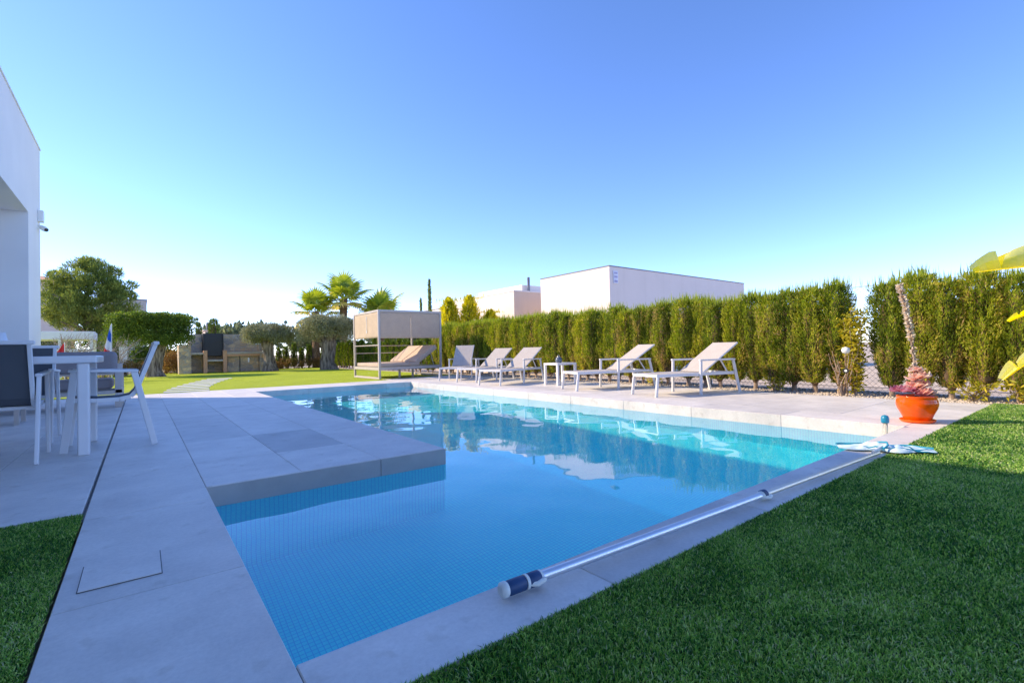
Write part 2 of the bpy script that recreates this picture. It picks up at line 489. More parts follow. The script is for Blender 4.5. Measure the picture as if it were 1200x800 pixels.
sheet('ground', -900, 900, -900, 900, -0.17, MT['earth'], [(XL - 0.3, XR + 0.3, YN - 0.3, YF + 0.3)])
sheet('lawn', -9, 9.42, -4, YG - 0.004, -0.012, MT['turf'], [(XG - 0.002, XL + 0.1, -4, YG - 0.004), (-9, XG - 0.002, -4, YG - 0.004)])
sheet('lawn', -9, XG - 0.012, -4, 3.78, -0.012, MT['turf'])
sheet('lawn', -14, 9.3, YT + 0.004, 34, -0.006, MT['lawn'])
sheet('gravel', 9.15, 10.75, -4, 40, -0.03, MT['gravelbed'])

# terrace: individual slabs with real joints
tb = MB()
def slabs(x0, x1, y0, y1, xs, ys, zb=-0.15):
    X = sorted({x0, x1, *[x for x in xs if x0 + 0.05 < x < x1 - 0.05]})
    Y = sorted({y0, y1, *[y for y in ys if y0 + 0.05 < y < y1 - 0.05]})
    g = 0.0016
    for i in range(len(X) - 1):
        for j in range(len(Y) - 1):
            t = random.gauss(0.53, 0.11)
            if abs(X[i] - 0.973) < 0.02 and abs(Y[j] - 4.86) < 0.1: t = 0.1
            tb.b2(X[i] + g, X[i + 1] - g, Y[j] + g, Y[j + 1] - g, zb, 0.0, 0, min(1, max(0, t)))
JY = [-0.14 + 1.25 * k for k in range(-2, 16)]
CX = [0.973, 1.598]
slabs(XG + 0.004, XL, -2.6, YT, [], JY)
slabs(XL, XP, YP, YF, CX, JY)
slabs(XL, XR, YF, YT, [0.973, 1.598, 2.222, 3.47, 4.72, 5.6], [])
slabs(XL, XR, YG, YN, [1.42, 2.67, 3.92, 5.17], [])
slabs(XR, XR + 0.6, YG, 15.4, [], [1.515, 2.76, 4.01, 5.26, 6.51, 7.76, 9.01, 10.26, 11.51, 12.76, 14.0])
slabs(XR + 0.6, 9.2, YG, 15.4, [XR + 1.23, XR + 1.85, XR + 2.48], [2.3, 3.55, 4.8, 6.05, 7.3, 8.55, 9.8, 11.05, 12.3, 13.55, 14.8])
slabs(-6.0, XG - 0.012, 3.78, YT, [-0.92, -2.17, -3.42, -4.67], [3.78 + 1.22 * k + 1.2 for k in range(9)])
tag(tb.build('terrace', MT['paving'], bevel=0.003, seg=1), kind='structure')
cl_ = MB()
for x0, x1 in ((XL + 0.001, 1.598), (1.602, XP + 0.004)): cl_.b2(x0, x1, YP - 0.007, YP - 0.0005, -0.15, -0.006)
tag(cl_.build('terrace_edge', simple('taupe_edge_tile', (0.40, 0.36, 0.335), 0.6, 0.1, 5, 0.15, 80), bevel=0.002, seg=1), kind='structure')
sheet('terrace_bed', XG + 0.01, XL - 0.01, -2.59, YT - 0.01, -0.004, MT['concrete'])
sheet('terrace_bed', XL - 0.008, XP - 0.01, YP + 0.01, YT - 0.012, -0.0045, MT['concrete'])
sheet('terrace_bed', XP - 0.008, XR - 0.0, YF + 0.01, YT - 0.01, -0.004, MT['concrete'])
sheet('terrace_bed', XL - 0.008, XR + 0.012, YG + 0.01, YN - 0.01, -0.0045, MT['concrete'])
sheet('terrace_bed', XR + 0.012, 9.19, YG + 0.012, 15.39, -0.004, MT['concrete'])
sheet('terrace_bed', -5.99, XG - 0.02, 3.79, YT - 0.01, -0.004, MT['concrete'])
sheet('drain_slot', XG - 0.014, XG + 0.006, 3.7, YT, -0.03, MT['black'])


# pool basin
pb = MB()
e = 0.006; DZ = -1.4
poly = [(XL - e, YN - e), (XR + e, YN - e), (XR + e, YF + e), (XP - e, YF + e), (XP - e, YP + e), (XL - e, YP + e)]
for i in range(6):
    a, b_ = poly[i], poly[(i + 1) % 6]
    pb.add([(*a, DZ), (*b_, DZ), (*b_, -0.15), (*a, -0.15)], [(3, 2, 1, 0)])
pb.add([(XL - e, YN - e, DZ), (XR + e, YN - e, DZ), (XR + e, YP + e, DZ), (XL - e, YP + e, DZ)], [(0, 1, 2, 3)])
pb.add([(XP - e, YP + e, DZ), (XR + e, YP + e, DZ), (XR + e, YF + e, DZ), (XP - e, YF + e, DZ)], [(0, 1, 2, 3)])
basin = tag(pb.build('pool_basin', MT['mosaic']), kind='structure')

# water surface with slight real ripples
st = 0.03
xs = np.arange(XL - 0.012, XR + 0.012 + st, st); xs[-1] = XR + 0.012
ys = np.arange(YN - 0.012, YF + 0.012 + st, st); ys[-1] = YF + 0.012
ip = int(np.argmin(abs(xs - (XP - 0.012)))); xs[ip] = XP - 0.012
jp = int(np.argmin(abs(ys - (YP + 0.012)))); ys[jp] = YP + 0.012
GX, GY = np.meshgrid(xs, ys)
GZ = np.zeros_like(GX)
wr = np.random.default_rng(3)
for _ in range(44):
    lam = wr.uniform(0.13, 0.8); an = wr.uniform(0, 2 * PI)
    GZ += 0.00008 * lam / 0.4 * np.sin(2 * PI / lam * (GX * math.cos(an) + GY * math.sin(an)) + wr.uniform(0, 6.28))
V = np.stack([GX, GY, GZ + WZ], -1).reshape(-1, 3)
nx = len(xs)
F = [(j * nx + i, j * nx + i + 1, (j + 1) * nx + i + 1, (j + 1) * nx + i) for j in range(len(ys) - 1) for i in range(nx - 1) if not (i < ip and j >= jp)]
wm = np_mesh('water', V, np.array(F), np.full(len(F), 0.5), MT['water'], smooth=True)
water = tag(put(bpy.data.objects.new('water', wm)), kind='structure')
try:
    sd.cycles.is_caustics_light = True
    water.cycles.is_caustics_caster = True
    basin.cycles.is_caustics_receiver = True
except Exception as ex:
    print('caustics', ex)

# near turf blades
def blades(regions):
    VV = []; TT = []
    for (x0, x1, y0, y1, dens, ln, wd, keep) in regions:
        n = int((x1 - x0) * (y1 - y0) * dens)
        P = np.stack([rng.uniform(x0, x1, n), rng.uniform(y0, y1, n)], 1)
        P = P[keep(P)] if keep else P
        n = len(P)
        an = rng.uniform(0, 2 * PI, n); le = rng.uniform(0.25, 1.0, n)
        L = ln * rng.uniform(0.6, 1.2, n)
        dx, dy = np.cos(an), np.sin(an)
        base = np.stack([P[:, 0], P[:, 1], np.full(n, -0.014)], 1)
        mid = base + np.stack([dx * L * 0.25 * le, dy * L * 0.25 * le, L * 0.55], 1)
        tip = base + np.stack([dx * L * 0.85 * le, dy * L * 0.85 * le, L * (1.05 - 0.45 * le)], 1)
        wa = rng.uniform(0, 2 * PI, n)
        S = np.stack([np.cos(wa), np.sin(wa), np.zeros(n)], 1) * (wd / 2)
        V = np.empty((n, 4, 3)); V[:, 0] = base; V[:, 1] = mid + S; V[:, 2] = tip; V[:, 3] = mid - S
        VV.append(V.reshape(-1, 3)); pt_ = np.array([noise.noise(Vector((x * 1.1, y * 1.1, 3.0))) + 0.7 * noise.noise(Vector((x * 4.5, y * 4.5, 9.0))) for x, y in P]); TT.append(np.clip(0.46 + 0.25 * pt_ + rng.normal(0, 0.27, n), 0, 1))
    V = np.concatenate(VV); T = np.concatenate(TT)
    me = np_mesh('grass', V, np.arange(len(V)).reshape(-1, 4), T, MT['grass'])
    o = put(bpy.data.objects.new('grass', me))
    return tag(o, 'short green artificial turf blades beside the pool edging', 'grass', kind='stuff')
edge = YG + 0.004
blades([(0.5, 2.6, -0.9, edge, 62000, 0.026, 0.0034, lambda P: P[:, 1] > 0.55 - 0.75 * P[:, 0]),
        (2.6, 4.6, -0.9, edge, 32000, 0.027, 0.0048, None),
        (4.6, 9.4, -1.6, edge, 14000, 0.029, 0.0082, None),
        (-1.3, XG - 0.006, 1.2, 3.77, 54000, 0.026, 0.0034, None)])

# stepping stones in the far lawn
for k in range(9):
    t = k / 8.0
    cx = 0.95 + 1.5 * t ** 1.4; cyy = 15.25 + 6.9 * t
    w = 1.0 - 0.15 * t
    b = MB(); b.box((0, 0, 0.0), (w, 0.34, 0.05), Matrix.Rotation(-0.12 - 0.1 * t, 3, 'Z'), 0, random.uniform(0.4, 0.8))
    o = b.build('stepping_stone', MT['paving'], None, (cx, cyy, -0.018), bevel=0.01)
    tag(o, 'pale rectangular stepping stone set in the bright lawn on the way to the barbecue', 'stepping stone', 'stepping stones across the lawn')

# gravel pebbles
n = 9000
P = np.stack([rng.uniform(9.2, 10.7, n), rng.uniform(0.2, 17, n), np.full(n, -0.028)], 1)
s = rng.uniform(0.012, 0.032, n)
oct_ = np.array([[1, 0, 0], [0, 1, 0], [-1, 0, 0], [0, -1, 0], [0, 0, 0.8], [0, 0, -0.8]], float)
of = np.array([[0, 1, 4], [1, 2, 4], [2, 3, 4], [3, 0, 4], [1, 0, 5], [2, 1, 5], [3, 2, 5], [0, 3, 5]])
ang = rng.uniform(0, 6.28, n)
V = np.repeat(oct_[None], n, 0) * s[:, None, None] * rng.uniform(0.6, 1.3, (n, 6, 1))
ca, sa = np.cos(ang)[:, None], np.sin(ang)[:, None]
V = np.stack([V[..., 0] * ca - V[..., 1] * sa, V[..., 0] * sa + V[..., 1] * ca, V[..., 2]], -1) + P[:, None]
Fp = (of[None] + (np.arange(n) * 6)[:, None, None]).reshape(-1, 3)
pm = np_mesh('gravel', V.reshape(-1, 3), Fp, rng.uniform(0, 1, len(Fp)), simple('pebbles', (0.52, 0.45, 0.37), 0.9, 0.45, 60))
tag(put(bpy.data.objects.new('gravel', pm)), 'loose pale pebbles spread below the cypress hedge', 'gravel', kind='stuff')

# ------------------------------------------------------------------ villa on the left
villa = empty('villa', (-1.85, 15.6, 0), 0, 'tall white rendered villa with a deep porch at the left edge of the terrace', 'house')
w = MB()
HX, HY, HZ = -1.85, 15.6, 5.8
SO = 4.0
def vb(b, x0, x1, y0, y1, z0, z1): b.b2(x0 - HX, x1 - HX, y0 - HY, y1 - HY, z0, z1)
vb(w, -11, HX, -9.0, HY, SO, HZ)                 # upper storey
vb(w, -11, HX, 14.1, HY, -0.15, SO)              # far pier
vb(w, -11, -6.0, -9.0, 14.1, -0.15, SO)          # inner body
vb(w, -5.999, HX, -9.0, -5.5, -0.15, SO)         # near pier
w.build('wall', MT['white'], villa)
wp = MB()
for y in (0.5, 4.5, 8.5):
    wp.b2(-4.15 - 0.03, -4.15 + 0.02, y - HY, y + 3.2 - HY, 0.1, 2.6)
gl, nt_, b_ = new_mat('dark_window_glass'); b_.inputs['Base Color'].default_value = (0.03, 0.04, 0.05, 1); b_.inputs['Roughness'].default_value = 0.05
wp.build('window', gl, villa)
cp = MB(); cp.b2(-9.2, 0.02, -24.6, 0.02, HZ, HZ + 0.03); cp.build('roof', MT['white'], villa)
fl = empty('security_camera', (-1.85, 15.3, 4.0), 0, 'small white security camera below a sensor box on the villa corner', 'camera')
b = MB(); b.b2(0.0, 0.10, -0.08, 0.10, 0.06, 0.32); b.build('sensor_box', MT['whitepl'], fl, bevel=0.01)
b = MB(); b.tube([(0.0, 0, -0.02), (0.07, 0, -0.03), (0.1, -0.02, -0.06)], 0.02); b.build('bracket', MT['whitepl'], fl)
b = MB(); b.tube([(0.06, 0.04, -0.06), (0.10, -0.03, -0.09), (0.15, -0.12, -0.13)], [0.05, 0.06, 0.05], 12); b.build('camera_head', MT['whitepl'], fl)
b = MB(); b.tube([(0.15, -0.12, -0.13), (0.158, -0.134, -0.137)], 0.035, 12); b.build('lens', MT['black'], fl)

# ------------------------------------------------------------------ neighbouring buildings
def block(parent, name, x0, x1, y0, y1, z0, z1, m):
    b = MB(); b.b2(x0 - parent.location.x, x1 - parent.location.x, y0 - parent.location.y, y1 - parent.location.y, z0, z1)
    return b.build(name, m, parent)
nb = empty('white_house', (14.0, 12.06, 0), 0, 'large weathered white flat-roofed house with a dark roof edge behind the hedge', 'house')
block(nb, 'wall', 14.0, 24.2, 12.06, 16.0, -0.17, 3.95, MT['cream'])
block(nb, 'roof_edge', 13.985, 24.215, 12.045, 16.015, 3.952, 3.985, MT['lead'])
pq = MB(); pq.b2(0.2, 0.46, -0.03, -0.003, 3.32, 3.80)
o = pq.build('plaque', MT['plaque'], nb)
pi = MB()
for z0, h in ((3.68, 0.06), (3.53, 0.08), (3.36, 0.08)): pi.b2(0.24, 0.42, -0.036, -0.032, z0, z0 + h)
pi.build('plaque_print', MT['plaqueink'], o)
lb = empty('low_house', (13.97, 17.9, 0), 0, 'lower white house block with peach end wall left of the big white house', 'house')
block(lb, 'wall', 13.97, 24, 17.9, 24.2, -0.17, 3.64, MT['cream'])
block(lb, 'end_wall', 13.974, 23.99, 17.89, 17.898, -0.17, 3.638, MT['peach'])
block(lb, 'roof_edge', 13.95, 24.02, 17.87, 24.22, 3.642, 3.70, MT['white'])
block(lb, 'upper_storey', 15.2, 19.7, 18.8, 22.7, 3.70, 4.13, MT['cream'])
b = MB(); b.tube([(1.5, 0.7, 3.7), (1.5, 0.7, 4.5)], 0.07, 10); b.build('chimney', MT['lead'], lb)
fb = empty('distant_house', (36, 62, 0), 0, 'long low pale house far off behind the daybed canopy', 'house')
block(fb, 'wall', 36, 62, 62, 74, -0.17, 7.3, MT['cream'])
block(fb, 'roof_edge', 35.9, 62.1, 61.9, 74.1, 7.302, 7.4, MT['slab'])
lh = empty('peach_house', (-9.5, 60, 0), 0, 'pale peach house with a low tiled roof behind the pine tree', 'house')
block(lh, 'wall', -13, -5.5, 60, 68, -0.17, 8.0, MT['peach'])
b = MB(); b.add([(-4.1, -0.6, 7.98), (4.6, -0.6, 7.98), (4.6, 8.6, 7.98), (-4.1, 8.6, 7.98), (-1.0, 4, 9.0), (1.6, 4, 9.0)], [(0, 1, 5, 4), (1, 2, 5), (2, 3, 4, 5), (3, 0, 4), (3, 2, 1, 0)])
b.build('roof', MT['brick'], lh)
gh = empty('grey_house', (0, 62, 0), 0, 'small grey flat-topped house just right of the pine tree', 'house')
block(gh, 'wall', -3.5, 0.5, 62, 70, -0.17, 6.75, MT['concrete'] if False else MT['slab'])
block(gh, 'roof_edge', -3.55, 0.55, 61.95, 70.05, 6.752, 6.85, MT['lead'])
sh = empty('pink_house', (9, 85, 0), 0, 'pale pink house with a dark chimney far behind the barbecue', 'house')
block(sh, 'wall', 7.6, 14, 85, 95, -0.17, 4.7, MT['peach'])
block(sh, 'roof', 7.4, 14.2, 84.8, 95.2, 4.702, 4.85, MT['slab'])
block(sh, 'chimney', 7.9, 8.6, 86, 87, 4.85, 6.0, MT['lead'])

# white pergola roof with dark hedge, beyond the sofa
pg = empty('pergola', (-2.9, 31.9, 0), 0, 'low pergola with a long white roof behind bare twigs beyond the sofa', 'pergola')
b = MB(); b.b2(-1.6, 1.05, -0.3, 2.2, 1.85, 2.25); b.build('roof', MT['white'], pg, bevel=0.02)
for x in (-1.5, -0.2, 0.95):
    for y in (-0.2, 2.1):
        b = MB(); b.b2(x - 0.06, x + 0.06, y - 0.06, y + 0.06, -0.1, 1.85); b.build('post', MT['white'], pg)
b = MB(); b.b2(-1.5, 1.0, -0.15, -0.05, 1.25, 1.4); b.build('rail', MT['white'], pg)
gp = empty('gate_post', (-0.72, 31.5, 0), 0, 'slim white gate post standing under the clipped flat-topped tree', 'post')
b = MB(); b.b2(-0.16, 0.16, -0.14, 0.14, -0.1, 1.5); b.build('shaft', MT['white'], gp, bevel=0.01)
b = MB(); b.b2(-0.19, 0.19, -0.17, 0.17, 1.5, 1.58); b.build('cap', MT['slab'], gp, bevel=0.01)

# stone barbecue wall
bbq = empty('barbecue', (3.6, 31.4, 0), 0, 'rubble stone outdoor barbecue wall with black hood and brick counters', 'barbecue')
b = MB()
b.b2(-1.55, -0.93, 0.0, 0.35, -0.1, 2.1); b.b2(0.03, 2.05, 0.0, 0.35, -0.1, 2.1); b.b2(-0.929, 0.029, 0.12, 0.35, -0.1, 2.1)
b.build('back_wall', MT['stone'], bbq, bevel=0.02)
b = MB(); b.b2(-2.05, -1.5, -0.95, 0.3, -0.1, 1.52); b.build('side_pier', MT['stone'], bbq, bevel=0.03)
b = MB(); b.b2(1.78, 2.05, -0.85, -0.02, -0.1, 1.0); b.build('side_pier', MT['stone'], bbq, bevel=0.03)
b = MB(); b.b2(-0.93, 0.03, -0.42, 0.11, 0.9, 2.14); b.b2(-0.93, -0.87, -0.5, -0.42, 0.9, 2.14); b.b2(-0.03, 0.03, -0.5, -0.42, 0.9, 2.14); b.build('hood', MT['black'], bbq, bevel=0.015)
for x0, x1 in ((-1.5, -0.95), (0.05, 1.98)):
    b = MB(); b.b2(x0, x1, -0.8, -0.001, 0.98, 1.1); b.build('counter', MT['slab'], bbq, bevel=0.015)
for x in (-0.86, 0.06):
    b = MB(); b.b2(x - 0.09, x + 0.09, -0.85, -0.43, -0.1, 1.2); b.build('brick_pillar', MT['brick'], bbq, bevel=0.01)
b = MB(); b.b2(-0.77, -0.03, -0.8, -0.1, 0.6, 0.7); b.build('shelf', MT['slab'], bbq, bevel=0.01)
b = MB(); b.b2(0.2, 1.75, -0.55, -0.05, -0.1, 0.9); b.build('firewood_bay', MT['stone'], bbq)
b = MB(); b.b2(0.15, 1.77, -0.8, -0.72, 0.86, 0.975); b.build('brick_edge', MT['brick'], bbq)
b = MB(); b.b2(0.78, 0.82, -0.58, -0.552, -0.1, 0.86); b.build('door_gap', MT['black'], bbq)
b = MB(); b.b2(1.2, 1.28, -0.6, -0.552, 0.5, 0.75); b.build('door_latch', MT['steel'], bbq)
lt = empty('counter_lamp', (5.35, 31.0, 1.1), 0, 'little white-shaded lamp standing on the barbecue counter', 'lamp')
b = MB(); b.tube([(0, 0, 0), (0, 0, 0.42)], 0.02); b.build('stem', MT['brick'], lt)
b = MB(); b.lathe([(0.0, 0.52), (0.1, 0.5), (0.16, 0.42), (0.15, 0.4)], 16); b.build('lamp_shade', MT['shade'], lt)

# ------------------------------------------------------------------ plants
def trunk_mb(pts, rad, n=10, lump=0.12, seed=0):
    b = MB(); b.tube(pts, rad, n)
    out = []
    for i, v in enumerate(b.v):
        p = Vector(v)
        nz = noise.noise(p * 5 + Vector((seed, 0, 0)))
        k = i // n if i < n * len(pts) else (0 if i < n * (len(pts) + 1) else len(pts) - 1)
        c = Vector(pts[k]); out.append(tuple(c + (p - c) * (1 + lump * 2.5 * nz)))
    b.v = out
    return b

def ellip(n, r):
    """random points in the outer part of a unit ball"""
    d = unit(rng.normal(size=(n, 3)))
    return d * (rng.uniform(r, 1, n) ** (1 / 2.2))[:, None]

def column_variant(h, rx, ry, n, leafL, leafW, flat=True, z0=0.25, clumpy=1.0, bias=0.0, dryness=1.0, taper=0.55):
    """upright cypress column: feathery sprays outside a dry twiggy heart"""
    seed = rng.uniform(0, 100)
    z = z0 + (h - z0) * rng.uniform(0, 1, n) ** 0.9
    a = rng.uniform(0, 2 * PI, n)
    t = (z - z0) / (h - z0)
    prof = np.clip(np.minimum((0.5 + 2.0 * t) * (0.85 + 0.3 * np.array([noise.noise(Vector((math.cos(x) * 3 + seed, math.sin(x) * 3, 5.0))) for x in a])), 1.0), 0, 1) * np.where(t > 0.93, 1 - ((t - 0.93) / 0.07) ** 2 * (0.35 if flat else 0.9), 1.0)
    if not flat: prof = prof * (1 - taper * t ** 1.7)
    lump = np.array([noise.noise(Vector((math.cos(x) * 2.2 + seed, math.sin(x) * 2.2, zz * 1.1))) + 0.7 * noise.noise(Vector((math.cos(x) * 5.5 + seed, math.sin(x) * 5.5, zz * 4.0))) for x, zz in zip(a, z)])
    depth = rng.uniform(0.0, 1.0, n) ** 1.6
    rad = prof * (1 + 0.32 * clumpy * lump) * (1 - 0.42 * depth)
    top = t > 0.9
    rad = np.where(top, rad * np.sqrt(rng.uniform(0, 1, n)), rad)
    P = np.stack([np.cos(a) * rad * rx, np.sin(a) * rad * ry, z], 1)
    O = np.stack([np.cos(a), np.sin(a), np.zeros(n)], 1)
    D = O * rng.uniform(0.15, 0.9, n)[:, None] + np.array([0, 0, 1.0]) * rng.uniform(0.5, 1.1, n)[:, None] + rng.normal(0, 0.28, (n, 3))
    L = leafL * rng.uniform(0.5, 1.4, n)
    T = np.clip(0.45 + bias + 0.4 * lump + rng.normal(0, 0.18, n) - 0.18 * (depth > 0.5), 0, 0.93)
    patch = np.array([noise.noise(Vector((math.cos(x) * 1.8 + seed + 40, math.sin(x) * 1.8, zz * 2.2))) for x, zz in zip(a, z)])
    dry = (rng.uniform(0, 1, n) < (0.04 + 0.12 * (depth > 0.6) + 0.55 * np.clip(patch - 0.12, 0, 1) * 2) * dryness) | ((t < 0.3) & (rng.uniform(0, 1, n) < 0.22 * dryness))
    T = np.where(dry, rng.uniform(0.95, 1, n), T)
    z = z + np.where(t > 0.85, 0.07 * np.array([noise.noise(Vector((math.cos(x) * 2 + seed, math.sin(x) * 2, 1.0))) for x in a]), 0.0)
    P[:, 2] = z
    V, Fq = cloud(P, D, L, leafW * rng.uniform(0.6, 1.3, n))
    # wisps above the top
    m = int(n * 0.012)
    Pw = np.stack([rng.normal(0, rx * 0.45, m), rng.normal(0, ry * 0.45, m), np.full(m, h * 0.96) + rng.uniform(0, 0.05, m)], 1)
    Dw = np.stack([rng.normal(0, 0.12, m), rng.normal(0, 0.12, m), np.ones(m)], 1)
    V2, F2 = cloud(Pw, Dw, rng.uniform(0.06, 0.26, m), leafW)
    V3 = np.concatenate([V, V2]); F3 = np.concatenate([Fq, F2 + len(V)]); T3 = np.concatenate([T, np.full(m, 0.5)])
    # dry heart
    k, nz = 10, 9
    hv = []
    for j in range(nz):
        zz = z0 * 0.7 + (h * 0.93 - z0 * 0.7) * j / (nz - 1)
        for i in range(k):
            an = 2 * PI * i / k
            r = 0.5 * (0.25 if j == 0 else 0.1 if j == nz - 1 else 1) * (1 + 0.4 * noise.noise(Vector((math.cos(an) + seed, math.sin(an), zz * 4)))) * (1 if flat else 1 - taper * (j / (nz - 1)) ** 1.7)
            hv.append((math.cos(an) * r * rx, math.sin(an) * r * ry, zz))
    hf = [(j * k + i, j * k + (i + 1) % k, (j + 1) * k + (i + 1) % k, (j + 1) * k + i) for j in range(nz - 1) for i in range(k)]
    off = len(V3)
    V3 = np.concatenate([V3, np.array(hv)]); F3 = np.concatenate([F3, np.array(hf) + off]); T3 = np.concatenate([T3, np.full(len(hf), 0.5)])
    MI = np.concatenate([np.zeros(len(F3) - len(hf)), np.ones(len(hf))]).astype(int)
    return V3, F3, T3, MI

def shrub_root(name, h, rx, ry, n, ll, lw, leaf, flat=True, z0=0.25, trunk=True, clumpy=1.0, tr=0.05, bias=0.0, dryness=1.0, taper=0.55):
    root = bpy.data.objects.new(name, None); col.objects.link(root); root.empty_display_size = 0.1
    V, Fq, T, MI = column_variant(h, rx, ry, n, ll, lw, flat, z0, clumpy, bias, dryness, taper)
    me = np_mesh('foliage', V, Fq, T, [MT[leaf], MT['twigs']], MI)
    put(bpy.data.objects.new('foliage', me), root)
    if trunk:
        b = MB()
        q = [(0, 0, -0.06), (0.01, 0.01, z0 * 0.6), (0.0, 0.015, z0 + 0.3)]
        b.tube(q, [tr * 1.25, tr, tr * 0.8], 9)
        for s_ in range(3):
            an = random.uniform(0, 6.28)
            b.tube([(0, 0, z0 * 0.5), (0.08 * math.cos(an), 0.08 * math.sin(an), z0 + 0.1), (0.16 * math.cos(an), 0.16 * math.sin(an), z0 + 0.5)], [tr * 0.5, tr * 0.4, tr * 0.25], 6)
        b.build('trunk', MT['palebark'], root)
    return root

HROOTS = [shrub_root('hedge_cypress', 1.86, 0.38, 0.27, 15000, 0.062, 0.015, 'cypress', True, 0.17, True, 1.25, 0.042, bi, dr) for bi, dr in ((0.0, 1.0), (-0.22, 0.6), (0.12, 0.7), (-0.08, 1.6), (0.2, 0.8), (-0.28, 1.1), (0.05, 1.3), (-0.15, 0.8))]
used = set()
U_ = ['', 'first', 'second', 'third', 'fourth', 'fifth', 'sixth', 'seventh', 'eighth', 'ninth', 'tenth', 'eleventh', 'twelfth', 'thirteenth', 'fourteenth', 'fifteenth', 'sixteenth', 'seventeenth', 'eighteenth', 'nineteenth']
def ordinal(k):
    if k < 20: return U_[k]
    t = {2: 'twent', 3: 'thirt', 4: 'fort'}[k // 10]
    return t + 'ieth' if k % 10 == 0 else t + 'y-' + U_[k % 10]
def place_root(roots, k, loc, sc, rz, label, group, cat='hedge shrub'):
    r = roots[k % len(roots)]
    o = r if r not in used else copy_tree(r)
    used.add(r)
    o.location = loc; o.scale = sc; o.rotation_euler = (0, 0, rz)
    tag(o, label, cat, group)
    return o
def hedge_run(ylist, labels, x=9.98):
    for k, (y, lab) in enumerate(zip(ylist, labels)):
        hs = random.uniform(0.95, 1.05)
        place_root(HROOTS, k * 3 + len(used) + random.randrange(5), (x + random.uniform(-0.06, 0.06), y, -0.02), (random.uniform(0.85, 1.12), random.uniform(0.82, 1.1), hs), random.choice((0, PI)) + random.uniform(-0.3, 0.3), lab, 'cypresses of the clipped hedge')
right = [2.52 - 0.37 * k for k in range(9)]
hedge_run(right, ['feathery yellow-green hedge cypress, %s to the right of the fence gap' % ordinal(k + 1) for k in range(len(right))])
left = [3.30 + 0.375 * k for k in range(39)]
left = [y + (0.16 if y > 6.5 else 0) for y in left]
hedge_run(left, ['feathery yellow-green hedge cypress, %s to the left of the fence gap' % ordinal(k + 1) for k in range(len(left))])

# slim dark columns further along the boundary, behind the daybed and olive trees
SROOTS = [shrub_root('slim_cypress', 1.45, 0.22, 0.2, 1800, 0.10, 0.03, 'cypressdark', False, 0.12, True, 0.6, 0.035) for _ in range(3)]
for k in range(25):
    y = 18.4 + 0.58 * k
    place_root(SROOTS, random.randrange(3), (9.9 + random.uniform(-0.05, 0.05), y, -0.02), (1, 1, random.uniform(0.9, 1.12)), random.uniform(0, 6.28), 'slim dark cypress column in the far row behind the daybed', 'slim cypress columns along the boundary', 'cypress')
for k in range(7):
    place_root(SROOTS, random.randrange(3), (6.9 + 0.46 * k, 33.2 + random.uniform(-0.1, 0.1), -0.02), (1, 1, random.uniform(0.85, 1.15)), random.uniform(0, 6.28), 'slim cypress column at the end of the lawn between the two olive trees', 'slim cypress columns at the lawn end', 'cypress')

# chain-link fence behind the hedge
fence = empty('chain_link_fence', (10.72, 8, 0), 0, 'galvanised chain-link fence showing through the gap in the hedge', 'fence')
b = MB(); H_ = 1.95; y0, y1 = -5.0, 12.0; stp = 0.095
k = y0 - H_
while k < y1:
    for sgn in (1, -1):
        ya, yb = (k, k + H_) if sgn == 1 else (k + H_, k)
        za, zb = 0.0, H_
        # clip to the fence length
        def clipped(yq, yr):
            t0, t1 = 0.0, 1.0
            d = yr - yq
            for lim, s_ in ((y0, 1), (y1, -1)):
                f0 = (lim - yq) / d
                if d * s_ > 0: t0 = max(t0, f0)
                else: t1 = min(t1, f0)
            return t0, t1
        t0, t1 = clipped(ya, yb)
        if t1 - t0 > 0.02:
            pa = (0.002 * sgn, ya + (yb - ya) * t0 - 8, H_ * t0); pb_ = (0.002 * sgn, ya + (yb - ya) * t1 - 8, H_ * t1)
            b.bar(pa, pb_, 0.0035, 0.0035)
    k += stp
b.build('wire_mesh', MT['galv'], fence)
for k in range(7):
    b = MB(); yy = -4.8 + 2.75 * k - 8; b.tube([(0.02, yy, -0.1), (0.02, yy, 2.0)], 0.025, 8); b.build('post', MT['galv'], fence)
for z in (1.93, 0.05):
    b = MB(); b.tube([(0, y0 - 8, z), (0, y1 - 8, z)], 0.006, 6); b.build('tension_wire', MT['galv'], fence)

# yellow-leaved shrub in the gap, low yellow plants at the foot
def leafy_shrub(name, loc, h, r, n, leaf, label, cat='shrub', stems=7, L=0.09, W=0.035, group=None, low=0.25):
    root = empty(name, loc, random.uniform(0, 6), label, cat, group)
    b = MB(); P = []; D = []
    for s_ in range(stems):
        an = random.uniform(0, 6.28); rr = r * random.uniform(0.3, 1.0); hh = h * random.uniform(0.7, 1.0)
        pts = [Vector((0.006 * math.cos(an), 0.006 * math.sin(an), -0.05))]
        for q in range(1, 5):
            t = q / 4
            pts.append(Vector((rr * t * math.cos(an) + random.uniform(-.04, .04), rr * t * math.sin(an) + random.uniform(-.04, .04), hh * t)))
        b.tube(pts, [0.012, 0.01, 0.008, 0.006, 0.004], 6)
        m = n // stems
        for _ in range(m):
            t = random.uniform(low, 1.0); q = min(3, int(t * 4)); p = pts[q].lerp(pts[q + 1], t * 4 - q)
            P.append(p + Vector((random.gauss(0, .05), random.gauss(0, .05), random.gauss(0, .04)))); D.append((random.gauss(0, 1), random.gauss(0, 1), random.gauss(0.2, 0.6)))
    b.build('stem', MT['palebark'], root)
    V, Fq = cloud(np.array(P), np.array(D), L * rng.uniform(0.6, 1.3, len(P)), W)
    put(bpy.data.objects.new('leaves', np_mesh('leaves', V, Fq, np.clip(rng.normal(0.55, 0.25, len(P)), 0, 1), MT[leaf])), root)
    return root
